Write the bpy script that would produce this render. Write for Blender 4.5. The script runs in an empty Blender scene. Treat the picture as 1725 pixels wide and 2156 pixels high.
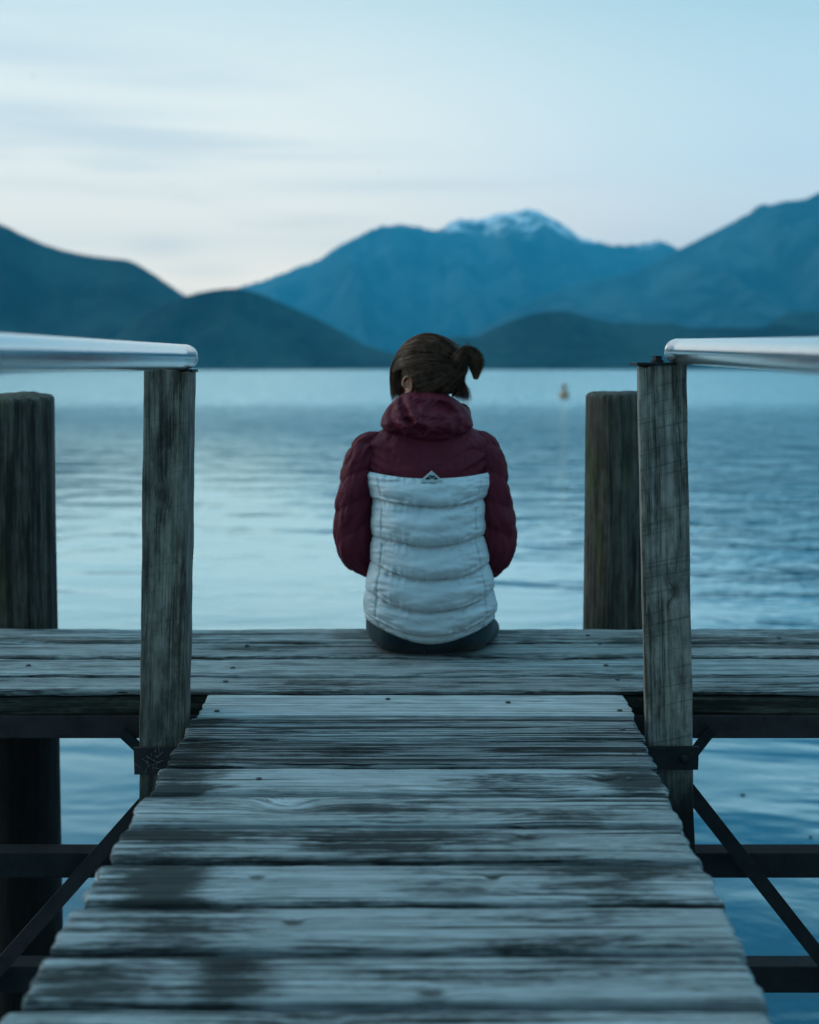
import bpy, bmesh, math, random
import numpy as np
from mathutils import Vector, Matrix, noise

C = bpy.context.scene
COL = C.collection
random.seed(7)
PI = math.pi

# ------------------------------------------------------------------ camera
F = 2500.0                     # focal length in picture units (picture is 1725 x 2156 units)
PITCH = math.atan(303.0 / F)
CAMZ = 2.30                    # metres above the lake
DOCKZ = 1.51
cam = bpy.data.cameras.new('camera')
camo = bpy.data.objects.new('camera', cam)
COL.objects.link(camo)
camo.location = (0, 0, CAMZ)
camo.rotation_euler = (PI / 2 - PITCH, 0, 0)
cam.sensor_fit = 'VERTICAL'
cam.sensor_height = 36.0
cam.sensor_width = 28.8
cam.lens = 36.0 * F / 2156.0
cam.clip_start = 0.05
cam.clip_end = 60000
cam.dof.use_dof = True
cam.dof.focus_distance = 2.78
cam.dof.aperture_fstop = 2.3
cam.dof.aperture_blades = 9
C.camera = camo

# ------------------------------------------------------------------ world, sun, exposure
C.view_settings.view_transform = 'Standard'
C.view_settings.look = 'None'
C.view_settings.exposure = 0.9
C.view_settings.gamma = 1.0
C.cycles.use_denoising = True
C.cycles.max_bounces = 8
C.cycles.volume_bounces = 0
C.cycles.sample_clamp_indirect = 6.0

SUN_EL, SUN_AZ = math.radians(6), math.radians(-70)   # low, behind the left-hand hills

class G:
    """small helper that chains shader nodes"""
    def __init__(s, nt):
        s.nt = nt; s.n = nt.nodes; s.l = nt.links
    def put(s, inp, v):
        if isinstance(v, bpy.types.NodeSocket): s.l.new(v, inp)
        elif v is not None: inp.default_value = v
    def node(s, t, **kw):
        n = s.n.new(t)
        for k, v in kw.items(): setattr(n, k, v)
        return n
    def m(s, op, a, b=None, c=None, clamp=False):
        n = s.node('ShaderNodeMath', operation=op, use_clamp=clamp)
        s.put(n.inputs[0], a); s.put(n.inputs[1], b); s.put(n.inputs[2], c)
        return n.outputs[0]
    def vm(s, op, a, b=None):
        n = s.node('ShaderNodeVectorMath', operation=op)
        s.put(n.inputs[0], a); s.put(n.inputs[1], b)
        return n.outputs[0]
    def sep(s, v):
        n = s.node('ShaderNodeSeparateXYZ'); s.put(n.inputs[0], v); return n.outputs
    def comb(s, x, y, z):
        n = s.node('ShaderNodeCombineXYZ')
        s.put(n.inputs[0], x); s.put(n.inputs[1], y); s.put(n.inputs[2], z); return n.outputs[0]
    def noise(s, v, scale=1.0, detail=4.0, rough=0.55, dist=0.0):
        n = s.node('ShaderNodeTexNoise'); s.put(n.inputs['Vector'], v)
        n.inputs['Scale'].default_value = scale; n.inputs['Detail'].default_value = detail
        n.inputs['Roughness'].default_value = rough; n.inputs['Distortion'].default_value = dist
        return n.outputs['Fac']
    def ramp(s, f, stops, interp='LINEAR'):
        n = s.node('ShaderNodeValToRGB'); s.put(n.inputs[0], f)
        cr = n.color_ramp; cr.interpolation = interp
        while len(cr.elements) < len(stops): cr.elements.new(0.5)
        for e, (p, c) in zip(cr.elements, stops):
            e.position = p
            e.color = (c, c, c, 1) if isinstance(c, (int, float)) else (*c, 1)
        return n.outputs[0]
    def rng(s, v, a, b, c=0.0, d=1.0, smooth=True):
        n = s.node('ShaderNodeMapRange', interpolation_type='SMOOTHSTEP' if smooth else 'LINEAR')
        s.put(n.inputs[0], v)
        for i, q in enumerate((a, b, c, d)): s.put(n.inputs[1 + i], q)
        return n.outputs[0]
    def mix(s, f, a, b, blend='MIX'):
        n = s.node('ShaderNodeMix', data_type='RGBA', blend_type=blend)
        s.put(n.inputs[0], f)
        for i, q in ((6, a), (7, b)):
            if isinstance(q, (int, float)): q = (q, q, q, 1)
            elif isinstance(q, tuple) and len(q) == 3: q = (*q, 1)
            s.put(n.inputs[i], q)
        return n.outputs[2]
    def bump(s, h, dist, strength=1.0, normal=None):
        n = s.node('ShaderNodeBump'); s.put(n.inputs['Height'], h)
        s.put(n.inputs['Distance'], dist); s.put(n.inputs['Strength'], strength)
        if normal is not None: s.put(n.inputs['Normal'], normal)
        return n.outputs[0]
    def attr(s, name):
        return s.node('ShaderNodeAttribute', attribute_type='OBJECT', attribute_name=name).outputs

W = bpy.data.worlds.new('World'); C.world = W; W.use_nodes = True
g = G(W.node_tree); g.n.clear()
tc = g.node('ShaderNodeTexCoord')
dx, dy, dz = g.sep(tc.outputs['Generated'])
el = g.m('ADD', dz, 0.0)
left = g.ramp(el, [(0.0, (1.62, 1.33, 0.93)), (0.07, (1.66, 1.35, 0.96)), (0.15, (0.99, 0.92, 0.775)), (0.28, (0.51, 0.60, 0.60)), (0.45, (0.11, 0.32, 0.45)), (0.75, (0.32, 0.64, 0.82)), (1.0, (0.52, 0.90, 1.10))])
right = g.ramp(el, [(0.0, (1.20, 1.02, 0.90)), (0.08, (1.05, 0.94, 0.84)), (0.16, (0.60, 0.70, 0.72)), (0.28, (0.33, 0.49, 0.54)), (0.45, (0.07, 0.25, 0.38)), (0.75, (0.24, 0.55, 0.75)), (1.0, (0.45, 0.84, 1.06))])
side = g.rng(dx, -0.16, 0.36)
sky = g.mix(side, left, right)
# thin streaks of cloud, drawn out along the horizon, thickest on the left
cn = g.noise(g.vm('ADD', g.comb(g.m('MULTIPLY', dx, 2.6), g.m('MULTIPLY', dy, 1.2), g.m('MULTIPLY', dz, 26.0)), (3.1, 0.4, 1.7)), 1.0, 5.0, 0.5, 0.6)
cm = g.m('MULTIPLY', g.rng(cn, 0.50, 0.70), g.rng(dx, 0.12, -0.22))
cm = g.m('MULTIPLY', cm, g.m('MULTIPLY', g.rng(el, 0.02, 0.07), 0.55))
cloud = g.mix(g.rng(el, 0.07, 0.20), (0.98, 0.87, 0.73), (0.46, 0.545, 0.57))
# a few separate streaks and two small puffs low on the left: (sideways, up, half width, half height, strength)
for (ca, ce, wa, we, st) in ((-0.33, 0.238, 0.16, 0.012, 0.55), (-0.30, 0.196, 0.12, 0.008, 0.50), (-0.20, 0.222, 0.10, 0.007, 0.35), (0.0, 0.146, 0.13, 0.006, 0.40), (-0.12, 0.170, 0.12, 0.005, 0.30), (-0.199, 0.095, 0.028, 0.008, 0.55), (-0.165, 0.076, 0.035, 0.007, 0.45), (-0.30, 0.140, 0.14, 0.006, 0.30)):
    pa = g.m('POWER', g.m('DIVIDE', g.m('SUBTRACT', dx, ca), wa), 2.0)
    wv_ = g.m('ADD', g.m('SUBTRACT', dz, ce), g.m('MULTIPLY', g.m('SUBTRACT', cn, 0.5), 0.020))
    pe = g.m('POWER', g.m('DIVIDE', wv_, we), 2.0)
    gq = g.m('EXPONENT', g.m('MULTIPLY', g.m('ADD', pa, pe), -1.0))
    gq = g.m('MULTIPLY', gq, g.m('GREATER_THAN', dy, 0.0))
    cm = g.m('MAXIMUM', cm, g.m('MULTIPLY', g.m('MULTIPLY', gq, st), g.rng(cn, 0.25, 0.55, 0.5, 1.0)))
sky = g.mix(cm, sky, cloud)
# the sky darkens away from the glow that the picture looks towards
back = g.rng(dy, -0.85, 0.65)
low = g.rng(el, 0.05, 0.55)      # behind the camera the dark shore and its trees take away the low sky
sky = g.mix(1.0, sky, g.mix(back, g.mix(low, (0.10, 0.13, 0.14), (0.52, 0.62, 0.66)), 1.0), 'MULTIPLY')
sk = g.node('ShaderNodeTexSky', sky_type='NISHITA')
sk.sun_disc = False; sk.sun_elevation = SUN_EL; sk.sun_rotation = SUN_AZ
nis = g.mix(1.0, sk.outputs[0], 0.08, 'MULTIPLY')
sky = g.mix(0.06, sky, nis)
bg = g.node('ShaderNodeBackground'); g.put(bg.inputs[0], sky); bg.inputs[1].default_value = 1.0
out = g.node('ShaderNodeOutputWorld'); g.l.new(bg.outputs[0], out.inputs[0])

sun = bpy.data.lights.new('sun', 'SUN'); sun.energy = 0.8; sun.angle = math.radians(25); sun.color = (1.0, 0.93, 0.84)
suno = bpy.data.objects.new('sun', sun); COL.objects.link(suno)
sd = Vector((math.sin(SUN_AZ), math.cos(SUN_AZ), math.tan(math.radians(22))))   # glow above the left hills
suno.rotation_euler = sd.to_track_quat('Z', 'Y').to_euler()

# ------------------------------------------------------------------ picture units -> world
_cp, _sp = math.cos(PITCH), math.sin(PITCH)
def ray(x, y):
    cx, cy = (x - 862.5) / F, (1078 - y) / F
    return Vector((cx, _cp + cy * _sp, -_sp + cy * _cp))
def at(x, y, Y):
    d = ray(x, y); k = Y / d.y
    return Vector((d.x * k, Y, CAMZ + d.z * k))
def onz(x, y, z):
    d = ray(x, y); k = (z - CAMZ) / d.z
    return Vector((d.x * k, d.y * k, z))

# ------------------------------------------------------------------ object helpers
def link(name, verts, faces, mat, parent=None, smooth=True, loc=None):
    me = bpy.data.meshes.new(name)
    me.from_pydata([tuple(v) for v in verts], [], faces)
    me.validate(); me.update()
    if mat: me.materials.append(mat)
    if smooth: me.polygons.foreach_set('use_smooth', [True] * len(me.polygons))
    o = bpy.data.objects.new(name, me); COL.objects.link(o)
    if parent is not None: o.parent = parent
    if loc is not None: o.location = loc
    return o
def link_bm(name, bm, mat, parent=None, smooth=True):
    bmesh.ops.recalc_face_normals(bm, faces=bm.faces)
    me = bpy.data.meshes.new(name); bm.to_mesh(me); bm.free()
    if mat: me.materials.append(mat)
    if smooth: me.polygons.foreach_set('use_smooth', [True] * len(me.polygons))
    o = bpy.data.objects.new(name, me); COL.objects.link(o)
    if parent is not None: o.parent = parent
    return o
def empty(name, loc=(0, 0, 0)):
    o = bpy.data.objects.new(name, None); COL.objects.link(o); o.location = loc
    o.empty_display_size = 0.1
    return o
def tag(o, label=None, cat=None, group=None, kind=None):
    if label: o['label'] = label
    if cat: o['category'] = cat
    if group: o['group'] = group
    if kind: o['kind'] = kind
    return o
def under(o, root):
    """parent o (already placed in world space) under root, keeping its place"""
    o.parent = root
    o.matrix_parent_inverse = Matrix.Translation(-Vector(root.location))
    return o
def fbm(p, oct=4):
    return noise.fractal(Vector(p), 0.7, 2.0, oct, noise_basis='PERLIN_ORIGINAL')
def pn(x, y, z):
    return noise.noise(Vector((x, y, z)))

def fold(a, b, c, w=4.0):
    """thin crease lines along the zero lines of a noise field"""
    return max(0.0, 1 - w * abs(pn(a, b, c))) ** 2

def smart(xs, ys, q):
    """monotone cubic interpolation through control points"""
    xs = np.asarray(xs, float); ys = np.asarray(ys, float); q = np.asarray(q, float)
    if xs[0] > xs[-1]: xs, ys = xs[::-1], ys[::-1]
    h = np.diff(xs); d = np.diff(ys) / h
    mm = np.zeros_like(ys); mm[0], mm[-1] = d[0], d[-1]
    for i in range(1, len(ys) - 1):
        mm[i] = 0 if d[i - 1] * d[i] <= 0 else 2 * d[i - 1] * d[i] / (d[i - 1] + d[i])
    q = np.clip(q, xs[0], xs[-1])
    i = np.clip(np.searchsorted(xs, q) - 1, 0, len(h) - 1)
    t = (q - xs[i]) / h[i]
    return ((2*t**3 - 3*t**2 + 1) * ys[i] + (t**3 - 2*t**2 + t) * h[i] * mm[i]
            + (-2*t**3 + 3*t**2) * ys[i+1] + (t**3 - t**2) * h[i] * mm[i+1])

def grid_faces(nu, nv, wrap=True):
    """faces of nv rings of nu verts"""
    f = []
    for j in range(nv - 1):
        for i in range(nu if wrap else nu - 1):
            a = j * nu + i; b = j * nu + (i + 1) % nu
            f.append((a, b, b + nu, a + nu))
    return f

def section(w, h, r, nw, nh):
    """rounded rectangle loop in (y,z), counter-clockwise, with points along the sides"""
    pts = []
    def arc(cy, cz, a0):
        for k in range(4):
            a = a0 + PI / 2 * k / 3
            pts.append((cy + r * math.cos(a), cz + r * math.sin(a)))
    hw, hh = w / 2, h / 2
    arc(hw - r, hh - r, 0)
    for k in range(1, nw): pts.append((hw - r - (w - 2*r) * k / nw, hh))
    arc(-hw + r, hh - r, PI / 2)
    for k in range(1, nh): pts.append((-hw, hh - r - (h - 2*r) * k / nh))
    arc(-hw + r, -hh + r, PI)
    for k in range(1, nw): pts.append((-hw + r + (w - 2*r) * k / nw, -hh))
    arc(hw - r, -hh + r, 1.5 * PI)
    for k in range(1, nh): pts.append((hw, -hh + r + (h - 2*r) * k / nh))
    return pts

def timber(name, L, w, h, mat, parent=None, seed=0, r=0.006, seg=0.02, rough=0.002, wear=0.006, endround=0.008, nw=10, nh=4, taper=0.0):
    """a sawn, weathered piece of timber along local x, centred on the axis"""
    sec = section(w, h, r, nw, nh); n = len(sec)
    xs = [0, endround * 0.15, endround * 0.5, endround]
    k = max(2, int((L - 2 * endround) / seg))
    xs += [endround + (L - 2 * endround) * i / k for i in range(1, k)]
    xs += [L - endround, L - endround * 0.5, L - endround * 0.15, L]
    V = []
    for x in xs:
        e = min(x, L - x)
        ins = 0 if e >= endround else endround * 0.7 * (1 - math.sqrt(max(0, 1 - (1 - e / endround) ** 2)))
        for (y, z) in sec:
            sy, sz = (1 if y > 0 else -1), (1 if z > 0 else -1)
            y2, z2 = y - sy * min(ins * 0.15, abs(y)), z - sz * min(ins, abs(z))
            # worn, uneven edges
            ed = max(0, 1 - ((w/2 - abs(y)) / 0.02)) * max(0, 1 - ((h/2 - abs(z)) / 0.03))
            nn = pn(x * 4 + seed * 7.3, sy * 3.1, sz * 5.7) + 0.6 * pn(x * 17 + seed, sy * 4.1, sz * 2.7)
            endw = max(0, 1 - e / 0.05)
            nr = pn(x * 9 + seed * 3.1, y * 30, z * 30)
            y2 -= sy * (ed * wear * (0.35 + 0.65 * nn))
            z2 -= sz * (ed * wear * (0.35 + 0.65 * nn))
            y2 += rough * nr + 0.6 * rough * pn(x * 1.7 + seed, 0.3, 8.1)
            z2 += rough * 0.6 * pn(x * 1.5 + seed, y * 60 + 9, z * 25) - sz * endw * wear * 0.5 * abs(pn(y * 40 + seed, x * 10, 3))
            x2 = x + (endw * 0.010 * pn(y * 38 + seed * 2, z * 20, seed) if e < 0.05 else 0)
            s = 1 + taper * (x / L)
            V.append((x2, y2 * s, z2 * s))
    Fc = grid_faces(n, len(xs))
    Fc = [tuple(reversed(f)) for f in Fc]
    c0 = len(V); V.append((0.0, 0, 0)); V.append((L, 0, 0))
    b = (len(xs) - 1) * n
    for i in range(n):
        Fc.append((c0, i, (i + 1) % n)); Fc.append((c0 + 1, b + (i + 1) % n, b + i))
    return link(name, V, Fc, mat, parent)

def tube(bm, pts, rads, n=12, cap=True, up=Vector((0, 0, 1))):
    rings = []
    pts = [Vector(p) for p in pts]
    for i, p in enumerate(pts):
        t = (pts[min(i + 1, len(pts) - 1)] - pts[max(i - 1, 0)]).normalized()
        a = t.cross(up)
        if a.length < 1e-3: a = t.cross(Vector((0, 1, 0)))
        a.normalize(); b = a.cross(t)
        r = rads[i] if hasattr(rads, '__len__') else rads
        rings.append([bm.verts.new(p + (a * math.cos(2*PI*k/n) + b * math.sin(2*PI*k/n)) * r) for k in range(n)])
    for q in range(len(rings) - 1):
        for k in range(n):
            bm.faces.new((rings[q][k], rings[q][(k+1) % n], rings[q+1][(k+1) % n], rings[q+1][k]))
    if cap:
        bm.faces.new(rings[0][::-1]); bm.faces.new(rings[-1])
def box(bm, a, b, bevel=0.0):
    a, b = Vector(a), Vector(b)
    r = bmesh.ops.create_cube(bm, size=1)
    for v in r['verts']:
        v.co = Vector(((a[i] + b[i]) / 2 + v.co[i] * (b[i] - a[i])) for i in range(3))
    if bevel:
        es = list({e for v in r['verts'] for e in v.link_edges})
        bmesh.ops.bevel(bm, geom=es, offset=bevel, segments=2, affect='EDGES', profile=0.6)
def dome(bm, c, r, h, n=14, axis=Vector((0, 0, 1))):
    """bolt head: low dome on a short collar"""
    q = Vector((0, 0, 1)).rotation_difference(axis)
    rings = []
    prof = [(1.0, -0.15), (1.0, 0.25), (0.9, 0.6), (0.65, 0.9), (0.3, 1.0)]
    for (rr, hh) in prof:
        rings.append([bm.verts.new(Vector(c) + q @ Vector((rr * r * math.cos(2*PI*k/n), rr * r * math.sin(2*PI*k/n), hh * h))) for k in range(n)])
    for a, b in zip(rings, rings[1:]):
        for k in range(n): bm.faces.new((a[k], a[(k+1) % n], b[(k+1) % n], b[k]))
    bm.faces.new(rings[-1])
def ball(bm, c, r, u=24, v=16, rot=None):
    res = bmesh.ops.create_uvsphere(bm, u_segments=u, v_segments=v, radius=1)
    r = Vector(r) if hasattr(r, '__len__') else Vector((r, r, r))
    for w in res['verts']:
        p = Vector((w.co[i] * r[i] for i in range(3)))
        if rot is not None: p = rot @ p
        w.co = p + Vector(c)
def limb(bm, a, b, ra, rb, n=16):
    a, b = Vector(a), Vector(b)
    ball(bm, a, ra); ball(bm, b, rb)
    tube(bm, [a, (a + b) / 2, b], [ra, (ra + rb) / 2, rb], n)
def remeshed(name, bm, voxel, mat, parent=None, smooth_it=4):
    """one continuous skin round all the volumes in bm"""
    bmesh.ops.recalc_face_normals(bm, faces=bm.faces)
    me = bpy.data.meshes.new(name); bm.to_mesh(me); bm.free()
    o = bpy.data.objects.new(name, me); COL.objects.link(o)
    m = o.modifiers.new('r', 'REMESH'); m.mode = 'VOXEL'; m.voxel_size = voxel
    s = o.modifiers.new('s', 'SMOOTH'); s.factor = 0.5; s.iterations = smooth_it
    dg = bpy.context.evaluated_depsgraph_get()
    new = bpy.data.meshes.new_from_object(o.evaluated_get(dg))
    o.modifiers.clear(); o.data = new; new.name = name
    new.materials.clear()
    if mat: new.materials.append(mat)
    new.polygons.foreach_set('use_smooth', [True] * len(new.polygons))
    if parent is not None: o.parent = parent
    return o

# ------------------------------------------------------------------ materials
def new_mat(name):
    m = bpy.data.materials.new(name); m.use_nodes = True
    gg = G(m.node_tree); gg.n.clear()
    p = gg.node('ShaderNodeBsdfPrincipled'); o = gg.node('ShaderNodeOutputMaterial')
    gg.l.new(p.outputs[0], o.inputs[0])
    return m, gg, p

def wood(name, dark, light, stain, green=None, saw=0.0, gy=60.0, spec=0.25, rough=0.72, bumpd=0.0022, dark_below=None, mot=(0.62, 1.34)):
    m, g, p = new_mat(name)
    tc = g.node('ShaderNodeTexCoord'); oi = g.node('ShaderNodeObjectInfo')
    x, y, z = g.sep(tc.outputs['Object'])
    rnd = g.m('MULTIPLY', oi.outputs['Random'], 57.0)
    tone, crack, dirt = g.attr('tone')[2], g.attr('crack')[2], g.attr('dirt')[2]
    warp = 0.0; ring = 0.0; pale = 0.0
    for nm in ('knot_a', 'knot_b'):
        kx, ky, ks = g.sep(g.attr(nm)[1])
        sx = g.m('ADD', g.m('MULTIPLY', ks, 0.050), 1e-4)
        sy = g.m('ADD', g.m('MULTIPLY', ks, 0.032), 1e-4)
        ex = g.m('POWER', g.m('DIVIDE', g.m('SUBTRACT', x, kx), sx), 2.0)
        ey = g.m('POWER', g.m('DIVIDE', g.m('SUBTRACT', y, ky), sy), 2.0)
        gs = g.m('EXPONENT', g.m('MULTIPLY', g.m('ADD', ex, ey), -1.0))
        on = g.m('GREATER_THAN', ks, 0.01)
        gs = g.m('MULTIPLY', gs, on)
        warp = g.m('ADD', warp, g.m('MULTIPLY', gs, g.m('MULTIPLY', ks, 0.036)))
        big = g.m('GREATER_THAN', ks, 1.0)
        ring = g.m('MAXIMUM', ring, g.m('MULTIPLY', gs, g.m('SUBTRACT', 1.0, big)))
        pale = g.m('MAXIMUM', pale, g.m('MULTIPLY', gs, big))
    xr = g.m('ADD', x, rnd)
    # slow wander of the grain
    wv = g.noise(g.comb(g.m('MULTIPLY', xr, 1.6), g.m('MULTIPLY', y, 6.0), g.m('MULTIPLY', z, 6.0)), 1.0, 2.0, 0.5)
    v = g.m('ADD', g.m('ADD', y, warp), g.m('MULTIPLY', wv, 0.025))
    zz = g.m('ADD', z, g.m('MULTIPLY', wv, 0.025))
    gr = g.noise(g.comb(g.m('MULTIPLY', xr, 1.1), g.m('MULTIPLY', v, gy), g.m('MULTIPLY', zz, gy)), 1.0, 5.0, 0.62)
    fine = g.noise(g.comb(g.m('MULTIPLY', xr, 5.0), g.m('MULTIPLY', v, gy * 4.5), g.m('MULTIPLY', zz, gy * 4.5)), 1.0, 3.0, 0.6)
    ck = g.noise(g.comb(g.m('MULTIPLY', xr, 0.6), g.m('MULTIPLY', v, gy * 0.6), g.m('MULTIPLY', zz, gy * 0.6)), 1.0, 2.5, 0.5)
    patch = g.noise(g.comb(g.m('MULTIPLY', xr, 2.4), g.m('MULTIPLY', v, 17.0), g.m('MULTIPLY', z, 17.0)), 1.0, 6.0, 0.66, 0.3)
    mott = g.noise(g.comb(g.m('MULTIPLY', xr, 11.0), g.m('MULTIPLY', y, 34.0), g.m('MULTIPLY', z, 34.0)), 1.0, 5.0, 0.65)
    speck = g.noise(g.comb(g.m('MULTIPLY', xr, 30.0), g.m('MULTIPLY', y, 90.0), g.m('MULTIPLY', z, 90.0)), 1.0, 3.0, 0.6)
    gf = g.m('ADD', g.m('MULTIPLY', gr, 0.62), g.m('MULTIPLY', fine, 0.38))
    col = g.ramp(gf, [(0.38, dark), (0.48, tuple(d * 0.55 + l * 0.45 for d, l in zip(dark, light))), (0.60, light)])
    hard = g.m('MULTIPLY', g.rng(gf, 0.53, 0.44), g.rng(crack, 0.30, 1.0, 0.0, 0.85))
    col = g.mix(hard, col, tuple(0.28 * d for d in dark))
    lo = g.m('ADD', g.m('MULTIPLY', crack, 0.125), 0.328)
    cm = g.rng(ck, g.m('SUBTRACT', lo, 0.03), g.m('ADD', lo, 0.008), 1.0, 0.0)
    col = g.mix(g.m('MULTIPLY', cm, 0.85), col, (0.012, 0.013, 0.013))
    col = g.mix(g.rng(pale, 0.35, 0.75, 0.0, 0.7), col, light)
    col = g.mix(g.rng(ring, 0.25, 0.95, 0.0, 0.72), col, (0.020, 0.018, 0.015))
    pf = g.m('ADD', patch, g.m('ADD', g.m('MULTIPLY', dirt, 0.30), g.m('ADD', g.m('MULTIPLY', g.m('SUBTRACT', speck, 0.5), 0.25), g.m('MULTIPLY', g.m('SUBTRACT', 0.5, gf), 0.9))))
    for nm in ('stain_a', 'stain_b'):
        kx, kr, ks = g.sep(g.attr(nm)[1])
        ex = g.m('POWER', g.m('DIVIDE', g.m('SUBTRACT', x, kx), g.m('ADD', kr, 1e-4)), 2.0)
        pf = g.m('ADD', pf, g.m('MULTIPLY', ks, g.m('EXPONENT', g.m('MULTIPLY', ex, -1.0))))
    df = g.rng(pf, 0.50, 0.72)
    col = g.mix(g.m('MULTIPLY', df, 0.88), col, stain)
    if green is not None:
        gn = g.noise(g.comb(g.m('MULTIPLY', xr, 2.6), g.m('MULTIPLY', y, 11.0), g.m('MULTIPLY', z, 11.0)), 1.0, 4.0, 0.6)
        col = g.mix(g.m('MULTIPLY', g.rng(gn, 0.53, 0.68), 0.75), col, green)
    if dark_below is not None:       # darker lower part: under-dock shade painted on the piles; post feet darkened too
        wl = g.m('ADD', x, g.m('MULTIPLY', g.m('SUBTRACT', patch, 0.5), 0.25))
        col = g.mix(g.rng(wl, dark_below - 0.10, dark_below + 0.10, 1.0, 0.0), col, (0.006, 0.006, 0.005))
    h = g.m('SUBTRACT', g.m('MULTIPLY', gf, 1.0), g.m('MULTIPLY', cm, 1.1))
    if saw:
        sx = g.m('ADD', g.m('MULTIPLY', x, 1.0), g.m('ADD', g.m('MULTIPLY', y, 0.20), g.m('MULTIPLY', g.noise(g.comb(g.m('MULTIPLY', x, 2.0), 0.0, 0.0), 2.0, 2.0), 0.06)))
        sn = g.noise(g.comb(g.m('MULTIPLY', sx, 120.0), g.m('MULTIPLY', y, 3.0), g.m('MULTIPLY', z, 3.0)), 1.0, 2.0, 0.7)
        sm = g.m('MULTIPLY', g.rng(sn, 0.37, 0.44, 0.7, 0.0), saw)
        col = g.mix(g.m('MULTIPLY', sm, 0.75), col, (0.010, 0.011, 0.012))
        h = g.m('SUBTRACT', h, g.m('MULTIPLY', sm, 0.5))
    col = g.mix(1.0, col, g.m('MULTIPLY', g.rng(mott, 0.32, 0.68, mot[0], mot[1]), g.m('ADD', 1.0, tone)), 'MULTIPLY')
    g.put(p.inputs['Base Color'], col)
    g.put(p.inputs['Roughness'], g.m('ADD', rough, g.m('MULTIPLY', gf, 0.18)))
    p.inputs['Specular IOR Level'].default_value = spec
    g.put(p.inputs['Normal'], g.bump(h, g.m('ADD', bumpd, g.m('MULTIPLY', crack, bumpd)), 0.9))
    return m

M = {}
M['plank'] = wood('weathered_plank', (0.120, 0.131, 0.133), (0.335, 0.358, 0.36), (0.009, 0.010, 0.009), gy=210, bumpd=0.0014, spec=0.05, mot=(0.86, 1.12))
M['board'] = wood('dock_board', (0.085, 0.095, 0.095), (0.33, 0.35, 0.345), (0.014, 0.015, 0.013), gy=190, bumpd=0.0013, spec=0.10, mot=(0.82, 1.16))
M['post'] = wood('post_wood', (0.110, 0.101, 0.086), (0.215, 0.200, 0.172), (0.022, 0.020, 0.016), saw=0.62, gy=130, dark_below=0.36, mot=(0.55, 1.40))
M['post_old'] = wood('post_wood_dark', (0.080, 0.071, 0.057), (0.185, 0.168, 0.138), (0.022, 0.020, 0.015), saw=0.28, gy=140, dark_below=0.36, mot=(0.50, 1.45))
M['pile'] = wood('pile_wood', (0.016, 0.015, 0.012), (0.085, 0.078, 0.062), (0.012, 0.011, 0.009), green=(0.040, 0.052, 0.018), gy=48, bumpd=0.009, dark_below=-0.95)
M['beam'] = wood('dark_beam', (0.020, 0.020, 0.014), (0.070, 0.070, 0.050), (0.012, 0.012, 0.010), gy=60)

def steel_rust(name, base, rough=0.6):
    m, g, p = new_mat(name)
    tc = g.node('ShaderNodeTexCoord')
    n = g.noise(tc.outputs['Object'], 14, 6, 0.65); n2 = g.noise(tc.outputs['Object'], 90, 4, 0.6)
    col = g.mix(g.rng(n, 0.4, 0.7), base, tuple(b * 0.45 for b in base))
    col = g.mix(g.m('MULTIPLY', g.rng(n2, 0.55, 0.75), 0.5), col, (0.050, 0.028, 0.020))
    g.put(p.inputs['Base Color'], col)
    p.inputs['Roughness'].default_value = rough; p.inputs['Specular IOR Level'].default_value = 0.25
    g.put(p.inputs['Normal'], g.bump(n2, 0.0012, 0.6))
    return m
M['rust'] = steel_rust('painted_rusty_steel', (0.028, 0.021, 0.022))
M['dark_steel'] = steel_rust('dark_steel', (0.010, 0.010, 0.011))
M['bolt'] = steel_rust('bolt_steel', (0.05, 0.052, 0.055), 0.5)

m, g, p = new_mat('galvanised_rail')
tc = g.node('ShaderNodeTexCoord')
x, y, z = g.sep(tc.outputs['Object'])
n1 = g.noise(g.comb(g.m('MULTIPLY', x, 60), g.m('MULTIPLY', y, 2.0), g.m('MULTIPLY', z, 60)), 1.0, 4, 0.6)
n2 = g.noise(tc.outputs['Object'], 26, 5, 0.65)
g.put(p.inputs['Base Color'], g.mix(n2, (0.60, 0.63, 0.65), (0.74, 0.76, 0.78)))
p.inputs['Metallic'].default_value = 1.0
g.put(p.inputs['Roughness'], g.m('ADD', 0.18, g.m('MULTIPLY', n2, 0.08)))
g.put(p.inputs['Normal'], g.bump(n1, 0.0006, 0.35))
M['rail'] = m

def cloth(name, c, rough=0.55, sheen=0.15, weave=900, var=0.12, spec=0.3, bump=0.0006):
    m, g, p = new_mat(name)
    tc = g.node('ShaderNodeTexCoord')
    n = g.noise(tc.outputs['Object'], 9, 5, 0.6)
    w = g.noise(tc.outputs['Object'], weave, 2, 0.5)
    cr = g.noise(g.vm('MULTIPLY', tc.outputs['Object'], (28, 28, 70)), 1.0, 4, 0.55, 0.8)
    col = g.mix(g.rng(n, 0.3, 0.7), tuple(k * (1 - var) for k in c), tuple(k * (1 + var) for k in c))
    g.put(p.inputs['Base Color'], col)
    p.inputs['Roughness'].default_value = rough
    p.inputs['Specular IOR Level'].default_value = spec
    p.inputs['Sheen Weight'].default_value = sheen
    g.put(p.inputs['Normal'], g.bump(cr, 0.003, 0.25))
    return m
M['white'] = cloth('white_shell_fabric', (0.47, 0.525, 0.55), 0.50, 0.0, var=0.05, spec=0.2)
M['burgundy'] = cloth('burgundy_shell_fabric', (0.098, 0.012, 0.023), 0.60, 0.0, var=0.10, spec=0.12)
M['denim'] = cloth('dark_denim', (0.013, 0.034, 0.044), 0.8, 0.1)
M['black'] = cloth('black_print', (0.006, 0.007, 0.009), 0.6, 0)
M['seam'] = cloth('seam_thread', (0.25, 0.29, 0.31), 0.7, 0)
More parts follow.
